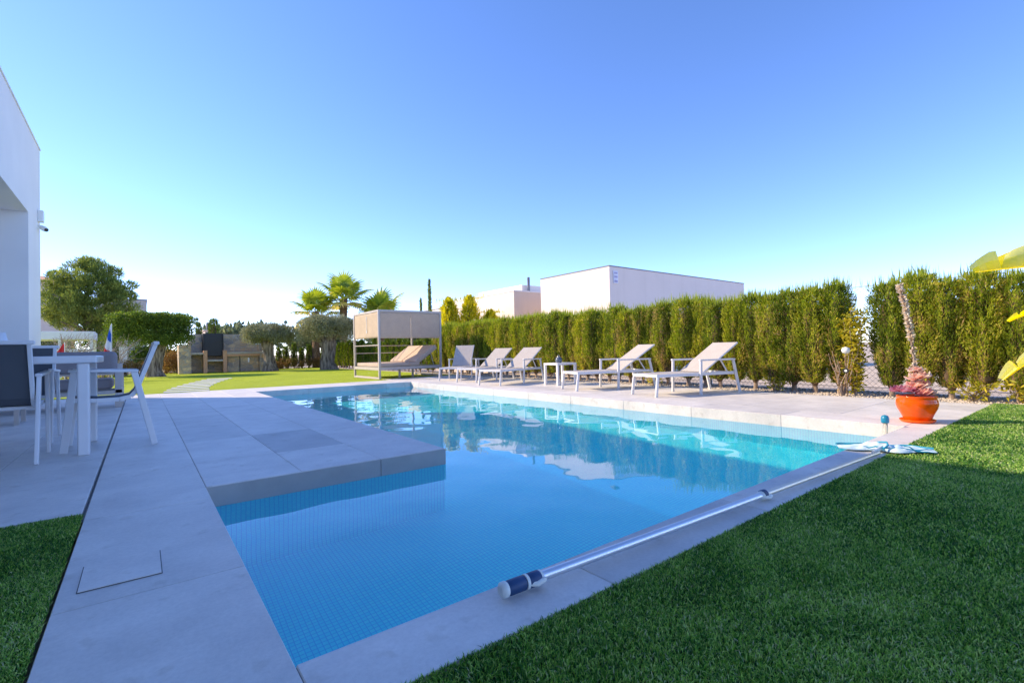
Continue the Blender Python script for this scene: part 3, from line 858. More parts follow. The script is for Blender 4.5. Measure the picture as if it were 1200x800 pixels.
leafy_shrub('yellow_shrub', (9.75, 2.98, 0), 1.5, 0.36, 1900, 'yellowleaf', 'loose yellow-leaved shrub in the gap of the hedge', low=0.1)
leafy_shrub('bare_shrub', (9.55, 3.12, 0), 0.75, 0.35, 60, 'rust', 'nearly bare grey twiggy shrub at the foot of the hedge gap', stems=12)
for (x, y, lab) in ((9.75, 1.5, 'low yellow plant at the hedge foot right of the orange pot'), (9.8, 1.0, 'low yellow plant at the hedge foot nearest the lawn corner'), (9.7, 7.05, 'low yellow-green plant at the hedge foot behind the lounger right of the white side table'), (9.75, 4.3, 'low yellow-green plant at the hedge foot beside the nearest lounger')):
    leafy_shrub('yellow_ground_plant', (x, y, -0.03), 0.32, 0.3, 160, 'yellowleaf', lab, 'plant', 9, 0.1, 0.03, 'low yellow plants below the hedge')
for x, y, k in ((14.2, 21.3, 0), (13.3, 20.8, 1), (12.5, 20.9, 2), (14.9, 19.7, 3)):
    pass
GR = [shrub_root('golden_conifer', 3.6, 0.66, 0.66, 6500, 0.17, 0.045, 'golden', False, 0.3, True, 2.0, 0.08, 0.2, 0.0, 0.8) for _ in range(2)]
for k, (x, y, s_, lab) in enumerate(((11.2, 19.2, 0.93, 'golden yellow conifer closest to the daybed canopy, behind the hedge'), (12.05, 18.8, 0.96, 'golden yellow conifer standing between two others behind the hedge'), (12.8, 18.2, 0.77, 'shortest golden yellow conifer, in front of the peach end wall'))):
    place_root(GR, k, (x, y, -0.1), (1, 1, s_), k * 1.3, lab, 'golden conifers behind the hedge', 'conifer')
TR = [shrub_root('thin_cypress', 9.6, 0.42, 0.42, 2600, 0.35, 0.12, 'pine', False, 0.4, True, 0.5, 0.1)]
place_root(TR, 0, (28.2, 53, 0), (0.5, 0.5, 1.0), 0, 'very thin tall dark cypress rising above the daybed', None, 'cypress')
place_root(TR, 0, (27.2, 53.4, 0), (0.42, 0.42, 0.76), 1, 'shorter thin dark cypress left of the tall one above the daybed', None, 'cypress')
CR = [shrub_root('clipped_cypress', 2.9, 0.5, 0.5, 3000, 0.14, 0.05, 'cypressdark', True, 0.1, True, 0.5, 0.06)]
place_root(CR, 0, (3.85, 37.5, -0.1), (0.62, 0.62, 1.17), 0, 'flat-topped clipped cypress rising just right of the black barbecue hood top', None, 'cypress')
place_root(CR, 0, (3.0, 37.5, -0.1), (0.36, 0.36, 1.08), 2, 'narrow clipped cypress behind the left end of the barbecue wall', None, 'cypress')

def crown_cloud(clumps, n, L, W, tone_fn=None, up=0.2):
    """leaves scattered round clump centres; clumps: (centre, radius)"""
    P = []; D = []; T = []
    w_ = np.array([c[1] ** 2 for c in clumps]); w_ = w_ / w_.sum()
    cnt = rng.multinomial(n, w_)
    for (c, r), m in zip(clumps, cnt):
        if not m: continue
        q = ellip(m, 0.25)
        P.append(np.array(c) + q * r * np.array([1, 1, 0.8])); D.append(q * 0.8 + rng.normal(0, 0.7, (m, 3)) + np.array([0, 0, up])); T.append(np.clip(rng.normal(rng.uniform(0.35, 0.65), 0.2, m), 0, 1))
    P = np.concatenate(P); D = np.concatenate(D); T = np.concatenate(T)
    V, Fq = cloud(P, D, L * rng.uniform(0.6, 1.4, len(P)), W * rng.uniform(0.7, 1.3, len(P)))
    return V, Fq, T

def flat_tree(name, loc, rx, ry, z0, z1, leaf, nclump, nleaf, L, W, trunk_pts, trunk_r, bark, label, cr=(0.28, 0.45), dome=0.0):
    root = empty(name, loc, 0, label, 'tree')
    cl = []
    for _ in range(nclump):
        a = random.uniform(0, 6.28); q = random.random() ** 0.36; r = random.uniform(*cr)
        zt = random.random() if random.random() < 0.6 else random.uniform(0.85, 1.0)
        top = z1 - dome * q * q * (z1 - z0)
        bot = z0 + dome * 0.4 * q * q * (z1 - z0)
        z = bot + r * 0.6 + (top - bot - r * 1.2) * zt
        cl.append(((q * (rx - r * 0.6) * math.cos(a), q * (ry - r * 0.6) * math.sin(a), z), r))
    V, Fq, T = crown_cloud(cl, nleaf, L, W)
    put(bpy.data.objects.new('crown', np_mesh('crown', V, Fq, T, MT[leaf])), root)
    b = trunk_mb(trunk_pts, trunk_r, 12, 0.16, random.uniform(0, 50))
    top = Vector(trunk_pts[-1])
    for _ in range(7):
        a = random.uniform(0, 6.28); rr = random.uniform(0.4, 0.8)
        b.tube([top - Vector((0, 0, 0.15)), top + Vector((rx * rr * 0.4 * math.cos(a), ry * rr * 0.4 * math.sin(a), (z1 - top.z) * 0.25)), Vector((rx * rr * math.cos(a), ry * rr * math.sin(a), z0 + (z1 - z0) * random.uniform(0.35, 0.7)))], [trunk_r[-1] * 0.5, trunk_r[-1] * 0.32, 0.03], 7)
    b.build('trunk', bark, root)
    return root
flat_tree('clipped_tree', (0.4, 28, 0), 1.68, 1.55, 1.45, 2.92, 'clipped', 330, 52000, 0.08, 0.042,
          [(0.15, 0, -0.1), (0.1, 0, 0.3), (0.2, 0, 0.8), (0.25, 0, 1.5)], [0.42, 0.30, 0.25, 0.34], MT['wood'], 'dense dark green tree clipped into a flat box crown, nearest the villa', (0.26, 0.36))
flat_tree('olive_tree', (5.55, 29.2, 0), 1.36, 1.2, 1.4, 2.72, 'olive', 110, 26000, 0.10, 0.03,
          [(0.1, 0, -0.1), (0.05, 0, 0.5), (0.0, 0, 1.0), (-0.05, 0, 1.6)], [0.42, 0.28, 0.24, 0.32], MT['wood'], 'smaller grey-green olive tree in front of the right end of the barbecue', (0.26, 0.4), 0.3)
flat_tree('olive_tree', (8.3, 27.8, 0), 1.72, 1.5, 1.5, 3.22, 'olive', 150, 34000, 0.10, 0.03,
          [(0.1, 0, -0.1), (0.0, 0, 0.4), (0.08, 0, 1.0), (0.0, 0, 1.55)], [0.5, 0.36, 0.36, 0.46], MT['wood'], 'larger olive tree with thick gnarled trunk left of the daybed', (0.3, 0.46), 0.3)

# pine behind the villa corner
pt = empty('pine_tree', (-2.75, 44.5, 0), 0, 'big rounded green pine tree with a leaning trunk near the villa corner', 'tree')
cl = []
for _ in range(230):
    d = Vector((random.gauss(0, 1), random.gauss(0, 1), random.gauss(0, 1))).normalized() * random.uniform(0.45, 1.08)
    z = 4.9 + d.z * 2.7
    k = 1.0 if z < 6 else 1 - (z - 6) * 0.25
    cl.append(((d.x * 2.5 * k, d.y * 2.4 * k, z), random.uniform(0.26, 0.55)))
V, Fq, T = crown_cloud(cl, 46000, 0.24, 0.045, None, 1.2)
put(bpy.data.objects.new('crown', np_mesh('crown', V, Fq, T, MT['pine'])), pt)
b = trunk_mb([(1.0, 0, -0.2), (0.6, 0, 1.2), (-0.1, 0, 2.6), (-0.3, 0, 4.6), (0, 0, 6.4)], [0.3, 0.26, 0.22, 0.16, 0.06])
for _ in range(14):
    a = random.uniform(0, 6.28); z = random.uniform(2.2, 4.5)
    b.tube([(-0.1, 0, z), (1.0 * math.cos(a), 1.0 * math.sin(a), z + 0.6), (2.1 * math.cos(a), 2.0 * math.sin(a), z + 1.0)], [0.09, 0.06, 0.03], 6)
b.build('trunk', MT['wood'], pt)

def rough_shrub(name, loc, rx, ry, h, leaf, n, L, W, label, cat='shrub', group=None):
    root = empty(name, loc, 0, label, cat, group)
    cl = []
    for _ in range(max(14, int(10 * rx * 2 * max(1, h * 0.7)))):
        r = random.uniform(0.22, 0.4) * min(1, h) * (1.0 if h < 1.8 else 1.6)
        cl.append(((random.uniform(-rx + r, rx - r), random.uniform(-ry, ry) * 0.7, random.uniform(r * 0.6, max(r, h - r))), r))
    V, Fq, T = crown_cloud(cl, n, L, W)
    put(bpy.data.objects.new('foliage', np_mesh('foliage', V, Fq, T, MT[leaf])), root)
    b = MB()
    for _ in range(6):
        x = random.uniform(-rx, rx) * 0.6
        b.tube([(x, 0, -0.1), (x * 1.2, random.uniform(-.1, .1), h * 0.6)], [0.03, 0.012], 6)
    b.build('stem', MT['twigs'], root)
    return root
rough_shrub('dark_hedge', (-3.4, 38, 0), 3.0, 0.6, 2.7, 'clipped', 12000, 0.14, 0.06, 'dark evergreen hedge below the pine beyond the pergola', 'hedge')
rough_shrub('dark_hedge', (1.0, 36.5, 0), 1.9, 0.5, 2.2, 'clipped', 8000, 0.14, 0.06, 'dark evergreen hedge behind the clipped tree trunk', 'hedge')
rough_shrub('low_hedge', (-0.6, 31.0, 0), 1.5, 0.4, 0.85, 'rust', 5000, 0.08, 0.035, 'low rusty orange hedge left of the clipped tree trunk', 'hedge')
rough_shrub('rusty_bush', (1.35, 32.2, 0), 0.6, 0.5, 1.35, 'rust', 3200, 0.12, 0.03, 'orange-yellow bush between the clipped tree and the barbecue', 'bush')
rough_shrub('low_hedge', (7.4, 32.6, 0), 2.1, 0.35, 0.72, 'rust', 6500, 0.07, 0.03, 'low dry brown hedge between the two olive trees', 'hedge')
rough_shrub('yellow_bush', (7.3, 33.0, 0), 0.7, 0.4, 0.95, 'yellowleaf', 900, 0.09, 0.04, 'yellow flowering bush above the low brown hedge', 'bush')
# bare bush
bb = empty('bare_bush', (-2.1, 24.0, 0), 0, 'bare brown twiggy bush in front of the white pergola roof', 'bush')
b = MB(); cnt = 0
def twig(p, d, L, r, depth):
    q = p + d * L
    b.tube([p, p.lerp(q, 0.5) + Vector((random.gauss(0, .03), random.gauss(0, .03), 0)), q], [r, r * 0.8, r * 0.6], 5, cap=False)
    if depth:
        for _ in range(random.choice((2, 3))):
            nd = (d + Vector((random.gauss(0, .5), random.gauss(0, .5), random.gauss(0.12, .3)))).normalized()
            twig(q, nd, L * random.uniform(0.55, 0.85), r * 0.6, depth - 1)
for _ in range(26):
    a = random.uniform(0, 6.28)
    twig(Vector((random.uniform(-.7, 1.1), random.uniform(-.3, .3), -0.05)), Vector((0.5 * math.cos(a), 0.4 * math.sin(a), 1)).normalized(), random.uniform(0.55, 0.85), 0.024, 3)
b.build('branches', MT['palebark'], bb)
rough_shrub('red_brown_shrub', (-2.6, 27.0, 0), 1.6, 0.5, 1.3, 'rust', 2600, 0.1, 0.04, 'low red-brown shrub under the white pergola roof', 'shrub')

# fan palms
def fan_mesh():
    V = []; Fq = []; T = []
    nseg = 26
    for k in range(nseg):
        a = R(-150 + 300 * k / (nseg - 1)); L = 0.78 - 0.22 * abs(k / (nseg - 1) - 0.5) * 2
        d = Vector((math.sin(a), math.cos(a), 0)); s_ = Vector((d.y, -d.x, 0))
        up = 0.05 * (1 if k % 2 else -1)
        base = len(V)
        w0 = 0.05
        for t, wd in ((0.0, 0.012), (0.5, w0), (0.8, 0.03), (1.0, 0.003)):
            droop = -0.22 * t ** 2.5
            c = d * L * t + Vector((0, 0, droop))
            V.append(tuple(c + s_ * wd + Vector((0, 0, up * t * 0.3)))); V.append(tuple(c - s_ * wd - Vector((0, 0, up * t * 0.3))))
        tt = min(1, max(0, random.gauss(0.5, 0.18)))
        for j in range(3):
            Fq.append((base + 2 * j, base + 2 * j + 1, base + 2 * j + 3, base + 2 * j + 2)); T.append(min(1, tt + (0.15 if j == 2 else 0)))
    return np.array(V), np.array(Fq), np.array(T)
FANS = []
for q in range(3):
    V, Fq, T = fan_mesh()
    FANS.append(np_mesh('fan', V, Fq, np.clip(T + (-0.1, 0.0, 0.3)[q], 0, 1), MT['palm']))
def palm(loc, h, nf, sz, label, tilt=0.0):
    root = empty('fan_palm', loc, random.uniform(0, 6), label, 'palm', 'fan palms behind the olive trees')
    b = trunk_mb([(0, 0, -0.1), (tilt * 0.5, 0, h * 0.5), (tilt, 0, h)], [0.26, 0.22, 0.24], 12, 0.1)
    for _ in range(60):
        a = random.uniform(0, 6.28); z = random.uniform(h * 0.3, h)
        b.tube([(tilt * z / h + 0.17 * math.cos(a), 0.17 * math.sin(a), z - 0.1), (tilt * z / h + 0.32 * math.cos(a), 0.32 * math.sin(a), z + 0.12)], [0.03, 0.015], 5)
    b.build('trunk', MT['fibre'], root)
    for k in range(nf):
        a = k * 2.399963 + random.uniform(-.2, .2)
        t = k / (nf - 1)
        el = R(-25 + 105 * t) + random.uniform(-.1, .1)
        d = Vector((math.cos(a) * math.cos(el), math.sin(a) * math.cos(el), math.sin(el)))
        pl = random.uniform(0.6, 1.05) * sz
        p0 = Vector((tilt, 0, h - 0.05)); p1 = p0 + d * pl
        fr = empty('frond'); fr.parent = root; fr.location = p1
        fm = bpy.data.objects.new('fan', FANS[2 if t < 0.22 else random.randrange(2)]); put(fm, fr)
        yv = d; zv = (Vector((0, 0, 1)) - yv * yv.z); zv = zv.normalized() if zv.length > 1e-3 else Vector((-math.cos(a), -math.sin(a), 0))
        xv = yv.cross(zv)
        fr.rotation_euler = Matrix((xv, yv, zv)).transposed().to_euler()
        fr.scale = (sz, sz, sz)
        pb2 = MB(); pb2.tube([(0, -pl / sz, 0), (0, 0, 0)], [0.022, 0.012], 5); pb2.build('petiole', MT['palm'], fr)
palm((10.75, 32.3, -0.1), 4.65, 20, 1.15, 'tallest fan palm with brown trunk, middle of the three palms')
palm((9.1, 32.9, -0.1), 3.75, 16, 1.1, 'fan palm with yellowing fronds left of the tallest palm')
palm((12.95, 31.5, -0.1), 3.5, 15, 1.3, 'low fan palm with long fronds right of the tallest palm')

# palm-like leaves peeping over the hedge in front of the neighbours
def paddle_leaf(L, W, tears=5, seed=0, droop=0.5, cup=0.2):
    """a leaf blade with torn edges along a curved midrib, growing along +X from the origin"""
    rr = random.Random(seed)
    V = []; Fq = []; T = []
    n = 22
    def mid(t): return Vector((L * t, 0, -droop * L * t * t * 0.5))
    cuts = [sorted(rr.uniform(0.15, 0.9) for _ in range(tears)) for _ in (0, 1)]
    for side, sg in ((0, 1), (1, -1)):
        bounds = [0.0] + cuts[side] + [1.0]
        for q in range(len(bounds) - 1):
            a, c = bounds[q], bounds[q + 1]
            m = max(2, int((c - a) * n) + 1)
            lean = rr.uniform(-0.05, 0.12); fall = rr.uniform(0.0, 0.35); base = len(V); tn = rr.uniform(0.25, 0.9)
            for i in range(m + 1):
                t = a + (c - a) * i / m
                wd = W * (math.sin(PI * min(1, t * 0.92 + 0.06)) ** 0.6)
                edge_in = 1 - 0.12 * ((i in (0, m)) and 0 < t < 1)
                for s_ in (0.0, 0.5, 1.0):
                    ca_ = cup * (1 - 0.35 * s_ * fall * 3)
                    p = mid(t) + Vector((lean * s_ * L * 0.5, sg * wd * s_ * edge_in * math.cos(ca_), wd * s_ * edge_in * math.sin(ca_) - 0.5 * fall * s_ * s_ * W))
                    V.append(tuple(p))
            for i in range(m):
                for j in range(2):
                    A = base + i * 3 + j
                    Fq.append((A, A + 3, A + 4, A + 1)); T.append(min(1, max(0, tn + rr.gauss(0, .06) + (0.2 if j else 0))))
    return np.array(V), np.array(Fq), np.array(T)
def leaf_obj(name, parent, L, W, p, d, mat, tears=5, seed=0, droop=0.5, roll=0.0, stalk=None, cup=0.2):
    """a leaf part at p pointing along d, with its stalk from the plant's base"""
    V, Fq, T = paddle_leaf(L, W, tears, seed, droop, cup)
    o = bpy.data.objects.new(name, np_mesh(name, V, Fq, T, MT[mat], smooth=True)); put(o, parent, p)
    d = Vector(d).normalized()
    q = d.to_track_quat('X', 'Z')
    o.rotation_euler = (q.to_matrix() @ Matrix.Rotation(roll, 3, 'X')).to_euler()
    b = MB()
    b.tube([Vector((L * t, 0, -droop * L * t * t * 0.5 - 0.004)) for t in (0, 0.25, 0.5, 0.75, 1)], [0.016, 0.013, 0.01, 0.007, 0.003], 6)
    b.build('midrib', MT[mat], o)
    if stalk is not None:
        s0 = Vector(stalk); p = Vector(p)
        b = MB(); b.tube([s0, s0.lerp(p, 0.5) + Vector((0, 0, 0.12)) - d * 0.1, p], [0.03, 0.022, 0.016], 7); b.build('stalk', MT[mat], parent)
    return o
ban = empty('banana_plant', (7.35, -0.25, -0.01), 0, 'banana plant with torn yellow leaves reaching in at the right edge', 'plant')
B0 = Vector((0, 0, 0))
leaf_obj('leaf', ban, 1.25, 0.36, (-0.32, 0.02, 1.585), (-0.08, 0.98, 0.08), 'banana', 5, 11, 0.12, 0.0, (0, 0, 0.1), 1.15)
leaf_obj('leaf', ban, 0.85, 0.24, (-0.2, 0.33, 0.98), (-0.1, 0.9, -0.15), 'banana', 5, 5, 0.9, R(-15), (0, 0, 0.1), 0.8)
leaf_obj('leaf', ban, 0.7, 0.19, (-0.12, 0.34, 1.28), (-0.05, 0.9, 0.1), 'banana', 5, 8, 0.8, R(-15), (0, 0, 0.1), 0.8)
leaf_obj('leaf', ban, 0.9, 0.2, (0.25, -0.2, 1.4), (0.6, -0.5, 0.4), 'banana', 5, 2, 0.6, 0.2, (0, 0, 0.1))
leaf_obj('leaf', ban, 0.9, 0.2, (-0.2, -0.3, 1.5), (-0.3, -0.8, 0.5), 'banana', 5, 3, 0.6, 0.2, (0, 0, 0.1))
b = trunk_mb([(0, 0, -0.05), (0.01, 0, 0.4), (0, 0, 0.8)], [0.09, 0.075, 0.05], 10, 0.05); b.build('trunk', MT['palebark'], ban)

for k, (x, y, lab) in enumerate(((11.7, 16.0, 'broad-leaved yellowish plant peeping over the hedge under the peach wall, left one'), (12.5, 15.25, 'broad-leaved yellowish plant peeping over the hedge under the peach wall, middle one'), (12.9, 14.3, 'broad-leaved yellowish plant peeping over the hedge under the white wall, right one'))):
    pr_ = empty('broadleaf_plant', (x, y, -0.1), k, lab, 'plant', 'broad-leaved plants over the hedge')
    for q in range(9):
        a = q * 2.4; leaf_obj('leaf', pr_, 0.85, 0.16, (0.1 * math.cos(a), 0.1 * math.sin(a), 1.75 + 0.06 * (q % 3)), (math.cos(a), math.sin(a), 0.75), 'palm', 3, 40 + q + 10 * k, 0.9)
    b = trunk_mb([(0, 0, -0.05), (0, 0, 1.0), (0, 0, 1.85)], [0.14, 0.1, 0.09], 9, 0.08); b.build('trunk', MT['fibre'], pr_)

# far trees on the skyline
def far_tree(loc, h, r, shape, label, group='trees on the skyline'):
    root = empty('distant_tree', loc, 0, label, 'tree', group)
    cl = []
    for _ in range(26):
        t = random.random()
        if shape == 'cone': rr = r * (1 - t) ** 0.9; z = h * (0.15 + 0.85 * t)
        else: rr = r * math.sqrt(max(0.05, 1 - (2 * t - 1) ** 2)); z = h * (0.35 + 0.6 * t)
        a = random.uniform(0, 6.28)
        cl.append(((rr * 0.8 * math.cos(a), rr * 0.8 * math.sin(a), z), max(0.25, r * (0.32 if shape != 'cone' else 0.28 * (1.2 - t)))))
    V, Fq, T = crown_cloud(cl, 900, r * 0.3, r * 0.13, None, 0.5)
    put(bpy.data.objects.new('crown', np_mesh('crown', V, Fq, T, MT['distant'])), root)
    b = MB(); b.tube([(0, 0, -0.3), (0, 0, h * 0.7)], [r * 0.1, r * 0.04], 7); b.build('trunk', MT['wood'], root)
for k in range(26):
    px = 0.075 + 0.0205 * k + random.uniform(-.006, .006)         # bearing from the camera, in radians
    D_ = random.uniform(70, 120)
    sh_ = random.choice(('cone', 'round', 'round'))
    h = D_ * random.uniform(0.046, 0.062) + 0.9 + (0.8 if sh_ == 'cone' else 0.0)
    far_tree((D_ * math.sin(px), D_ * math.cos(px), -0.1), h, 1.2 if sh_ == 'cone' else 2.6, sh_, 'pointed far conifer on the skyline behind the barbecue and olives' if sh_ == 'cone' else 'round hazy green tree on the skyline behind the barbecue and olives')

# ------------------------------------------------------------------ sun loungers
def make_lounger(bx, bz):
    """local x from the foot (0) to the head, y across; bx, bz: top of the backrest"""
    root = bpy.data.objects.new('sun_lounger', None); col.objects.link(root); root.empty_display_size = 0.1
    A = MT['alu']; sz = 0.37; hw = 0.335
    b = MB()
    for y in (-hw, hw):
        b.bar((0.04, y, sz), (1.86, y, sz), 0.035, 0.055)
    b.bar((0.055, -hw, sz), (0.055, hw, sz), 0.034, 0.05)
    b.bar((1.0, -hw, sz - 0.03), (1.0, hw, sz - 0.03), 0.03, 0.03)
    b.bar((1.845, -hw, sz - 0.001), (1.845, hw, sz - 0.001), 0.03, 0.045)
    b.build('seat_frame', A, root, bevel=0.006)
    for y in (-hw - 0.002, hw + 0.002):
        b = MB(); b.bar((0.075, y, sz + 0.02), (0.02, y * 1.02, 0.0), 0.034, 0.05); b.build('leg', A, root, bevel=0.006)
    for sg in (-1, 1):
        y = sg * (hw + 0.038)
        b = MB(); b.bar((1.02, y, 0.61), (1.0, y, 0.0), 0.034, 0.05); b.build('leg', A, root, bevel=0.006)
        b = MB(); b.bar((1.80, y, 0.61), (1.95, y, 0.0), 0.034, 0.05); b.build('leg', A, root, bevel=0.006)
        b = MB(); b.bar((0.985, y, 0.625), (1.835, y, 0.625), 0.052, 0.032); b.build('armrest', A, root, bevel=0.008)
    m = MB()
    m.b2(0.07, 1.12, -hw + 0.0185, hw - 0.0185, sz + 0.012, sz + 0.024); m.build('seat', MT['sling'], root, bevel=0.004)
    h0 = Vector((1.12, 0, sz + 0.02)); h1 = Vector((bx, 0, bz)); d = (h1 - h0).normalized(); nrm = Vector((-d.z, 0, d.x))
    b = MB()
    for y in (-0.295, 0.295): b.bar(h0 + Vector((0, y, 0)), h1 + Vector((0, y, 0)), 0.03, 0.032)
    b.bar(h1 + Vector((0, -0.28, 0)) - d * 0.015, h1 + Vector((0, 0.28, 0)) - d * 0.015, 0.03, 0.03)
    b.build('backrest_frame', A, root, bevel=0.006)
    q = d.to_track_quat('X', 'Z').to_matrix()
    m = MB(); m.box((h0 + h1) / 2 + nrm * 0.012, ((h1 - h0).length - 0.02, 0.60, 0.012), q); m.build('backrest', MT['sling'], root, bevel=0.004)
    b = MB(); pm_ = h0.lerp(h1, 0.52)
    for y in (-0.25, 0.25): b.bar(pm_ + Vector((0, y, -0.01)), (pm_.x + 0.22, y, sz - 0.02), 0.018, 0.022)
    b.bar((pm_.x + 0.22, -0.25, sz - 0.02), (pm_.x + 0.22, 0.25, sz - 0.02), 0.02, 0.02)
    b.build('prop_strut', A, root)
    return root
def lay(o, x, y, a, lab):
    o.location = (x, y, 0); o.rotation_euler = (0, 0, a)
    tag(o, lab, 'sun lounger', 'white sun loungers along the pool')
L0 = make_lounger(2.0, 0.935)
lay(L0, 7.223, 5.504, -0.2706, 'white sun lounger nearest the orange pot, with taupe sling and raised backrest')
L1 = copy_tree(L0); lay(L1, 7.244, 7.452, -0.3112, 'white sun lounger standing between the white side table and the nearest lounger')
L2 = copy_tree(L0); lay(L2, 6.906, 9.949, 0.274, 'white sun lounger just left of the white side table')
L3 = copy_tree(L0); lay(L3, 7.22, 11.524, 0.358, 'white sun lounger in the middle of the left three, overlapped by its right neighbour')
L4 = make_lounger(1.58, 1.06); lay(L4, 7.30, 12.55, 0.70, 'white sun lounger next to the daybed, with the steepest backrest, bluish in shade')

st_ = empty('side_table', (8.28, 8.8, 0), -0.05, 'small white cube-frame side table between the loungers', 'side table')
for x in (-0.28, 0.28):
    for y in (-0.24, 0.24):
        b = MB(); b.b2(x - 0.028, x + 0.028, y - 0.028, y + 0.028, 0, 0.49); b.build('leg', MT['alu'], st_, bevel=0.004)
b = MB(); b.b2(-0.31, 0.31, -0.27, 0.27, 0.4905, 0.54); b.build('table_top', MT['alu'], st_, bevel=0.006)
b = MB(); b.b2(-0.25, 0.25, -0.25, -0.23, 0.001, 0.04); b.b2(-0.25, 0.25, 0.23, 0.25, 0.001, 0.04); b.build('foot_rail', MT['alu'], st_, bevel=0.004)
ln = empty('candle_lantern', (8.24, 8.8, 0.54), 0, 'round grey-blue lantern on the small white side table', 'lantern')
b = MB(); b.lathe([(0.0, 0), (0.06, 0.0), (0.08, 0.03), (0.085, 0.075), (0.065, 0.125), (0.045, 0.14), (0.04, 0.14)], 20); b.build('body', simple('smoked_glass', (0.12, 0.15, 0.2), 0.15, 0.1, 6), ln)
b = MB(); b.lathe([(0.042, 0.142), (0.048, 0.15), (0.02, 0.165), (0.0, 0.168)], 20); b.tube([(-0.03, 0, 0.16), (-0.02, 0, 0.2), (0.02, 0, 0.2), (0.03, 0, 0.16)], 0.004, 6); b.build('cap', MT['steel'], ln)

# ------------------------------------------------------------------ daybed
db = empty('daybed', (6.26, 15.34, 0), 0, 'taupe four-post daybed with screen curtains and a sloped beige mattress', 'daybed')
W_, D_, H_ = 2.3, 2.3, 2.32; T_ = MT['taupe']; pw = 0.07
for x in (0, W_):
    for y in (0, D_):
        b = MB(); b.b2(x - pw / 2, x + pw / 2, y - pw / 2, y + pw / 2, 0, H_); b.build('post', T_, db, bevel=0.006)
b = MB()
for y in (0, D_): b.b2(pw / 2, W_ - pw / 2, y - 0.03, y + 0.03, H_ - 0.07, H_ - 0.002)
for x in (0, W_): b.b2(x - 0.03, x + 0.03, pw / 2, D_ - pw / 2, H_ - 0.07, H_ - 0.002)
b.b2(W_ / 2 - 0.02, W_ / 2 + 0.02, 0.031, D_ - 0.031, H_ - 0.06, H_ - 0.02)
b.build('top_frame', T_, db, bevel=0.004)
b = MB()
for y in (0, D_): b.b2(pw / 2, W_ - pw / 2, y - 0.03, y + 0.03, 0.3, 0.4)
for x in (0, W_): b.b2(x - 0.03, x + 0.03, pw / 2, D_ - pw / 2, 0.3, 0.4)
for x in (0.5, 1.0, 1.5, 2.0): b.b2(x - 0.03, x + 0.03, 0.031, D_ - 0.031, 0.32, 0.38)
b.build('bed_frame', T_, db, bevel=0.004)
for x in (0, W_):
    b = MB(); b.b2(x - 0.03, x + 0.03, pw / 2, D_ - pw / 2, 0.001, 0.07); b.build('ground_rail', T_, db, bevel=0.004)
for x in (0.9, 1.4):
    b = MB(); b.b2(x - 0.03, x + 0.03, 0.4, 0.46, 0, 0.32); b.build('support_leg', T_, db)
b = MB()
for z in (0.86, 1.13): b.b2(pw / 2, W_ - pw / 2, D_ - 0.015, D_ + 0.015, z, z + 0.03)
b.b2(-0.012, 0.012, pw / 2, D_ - pw / 2, 1.13, 1.155)
b.build('side_rail', T_, db)
def cloth_panel(name, p, ux, L, Hh, mat, folds=7, amp=0.008, th=0.004):
    b = MB(); nx_, nz_ = 48, 12; vs = []
    for j in range(nz_ + 1):
        for i in range(nx_ + 1):
            s_ = i / nx_; z = -Hh * j / nz_
            off = amp * math.sin(s_ * folds * 6.28 + 0.6 * math.sin(3 * s_)) * (0.4 + 0.6 * j / nz_) + 0.3 * amp * math.sin(z * 9 + s_ * 5)
            vs.append(Vector(p) + Vector(ux) * L * s_ + Vector((-ux[1], ux[0], 0)) * off + Vector((0, 0, z)))
    fs = [(j * (nx_ + 1) + i, j * (nx_ + 1) + i + 1, (j + 1) * (nx_ + 1) + i + 1, (j + 1) * (nx_ + 1) + i) for j in range(nz_) for i in range(nx_)]
    b.add(vs, fs, 0, 0.5, True)
    o = b.build(name, mat, db)
    md = o.modifiers.new('thickness', 'SOLIDIFY'); md.thickness = th
    return o
cloth_panel('curtain', (0.04, -0.012, H_ - 0.075), (1, 0, 0), W_ / 2 - 0.05, 0.88, MT['curtain'], 3, 0.004)
cloth_panel('curtain', (W_ / 2 + 0.0, -0.012, H_ - 0.075), (1, 0, 0), W_ / 2 - 0.04, 0.88, MT['curtain'], 3, 0.004)
cloth_panel('curtain', (-0.012, 0.04, H_ - 0.075), (0, 1, 0), D_ - 0.08, 0.86, MT['curtain'], 4, 0.006)
b = MB(); b.b2(0.035, W_ - 0.035, 0.035, D_ - 0.035, H_ - 0.012, H_ - 0.004); b.build('canopy', MT['curtain'], db)
b = MB()
for zz in (1.62, 2.1): b.box((-0.022, 1.05, zz), (0.012, 0.05, 0.09))
b.box((-0.02, 1.05, 1.86), (0.006, 0.02, 0.42)); b.build('tie_strap', MT['whitecloth'], db)
b = MB(); b.b2(0.045, 1.12, 0.05, D_ - 0.05, 0.402, 0.53); b.build('mattress', MT['cushion'], db, bevel=0.03, seg=3)
bm_ = MB(); bm_.b2(1.125, 1.5, 0.05, D_ - 0.05, 0.402, 0.53); bm_.build('mattress', MT['cushion'], db, bevel=0.03, seg=3)
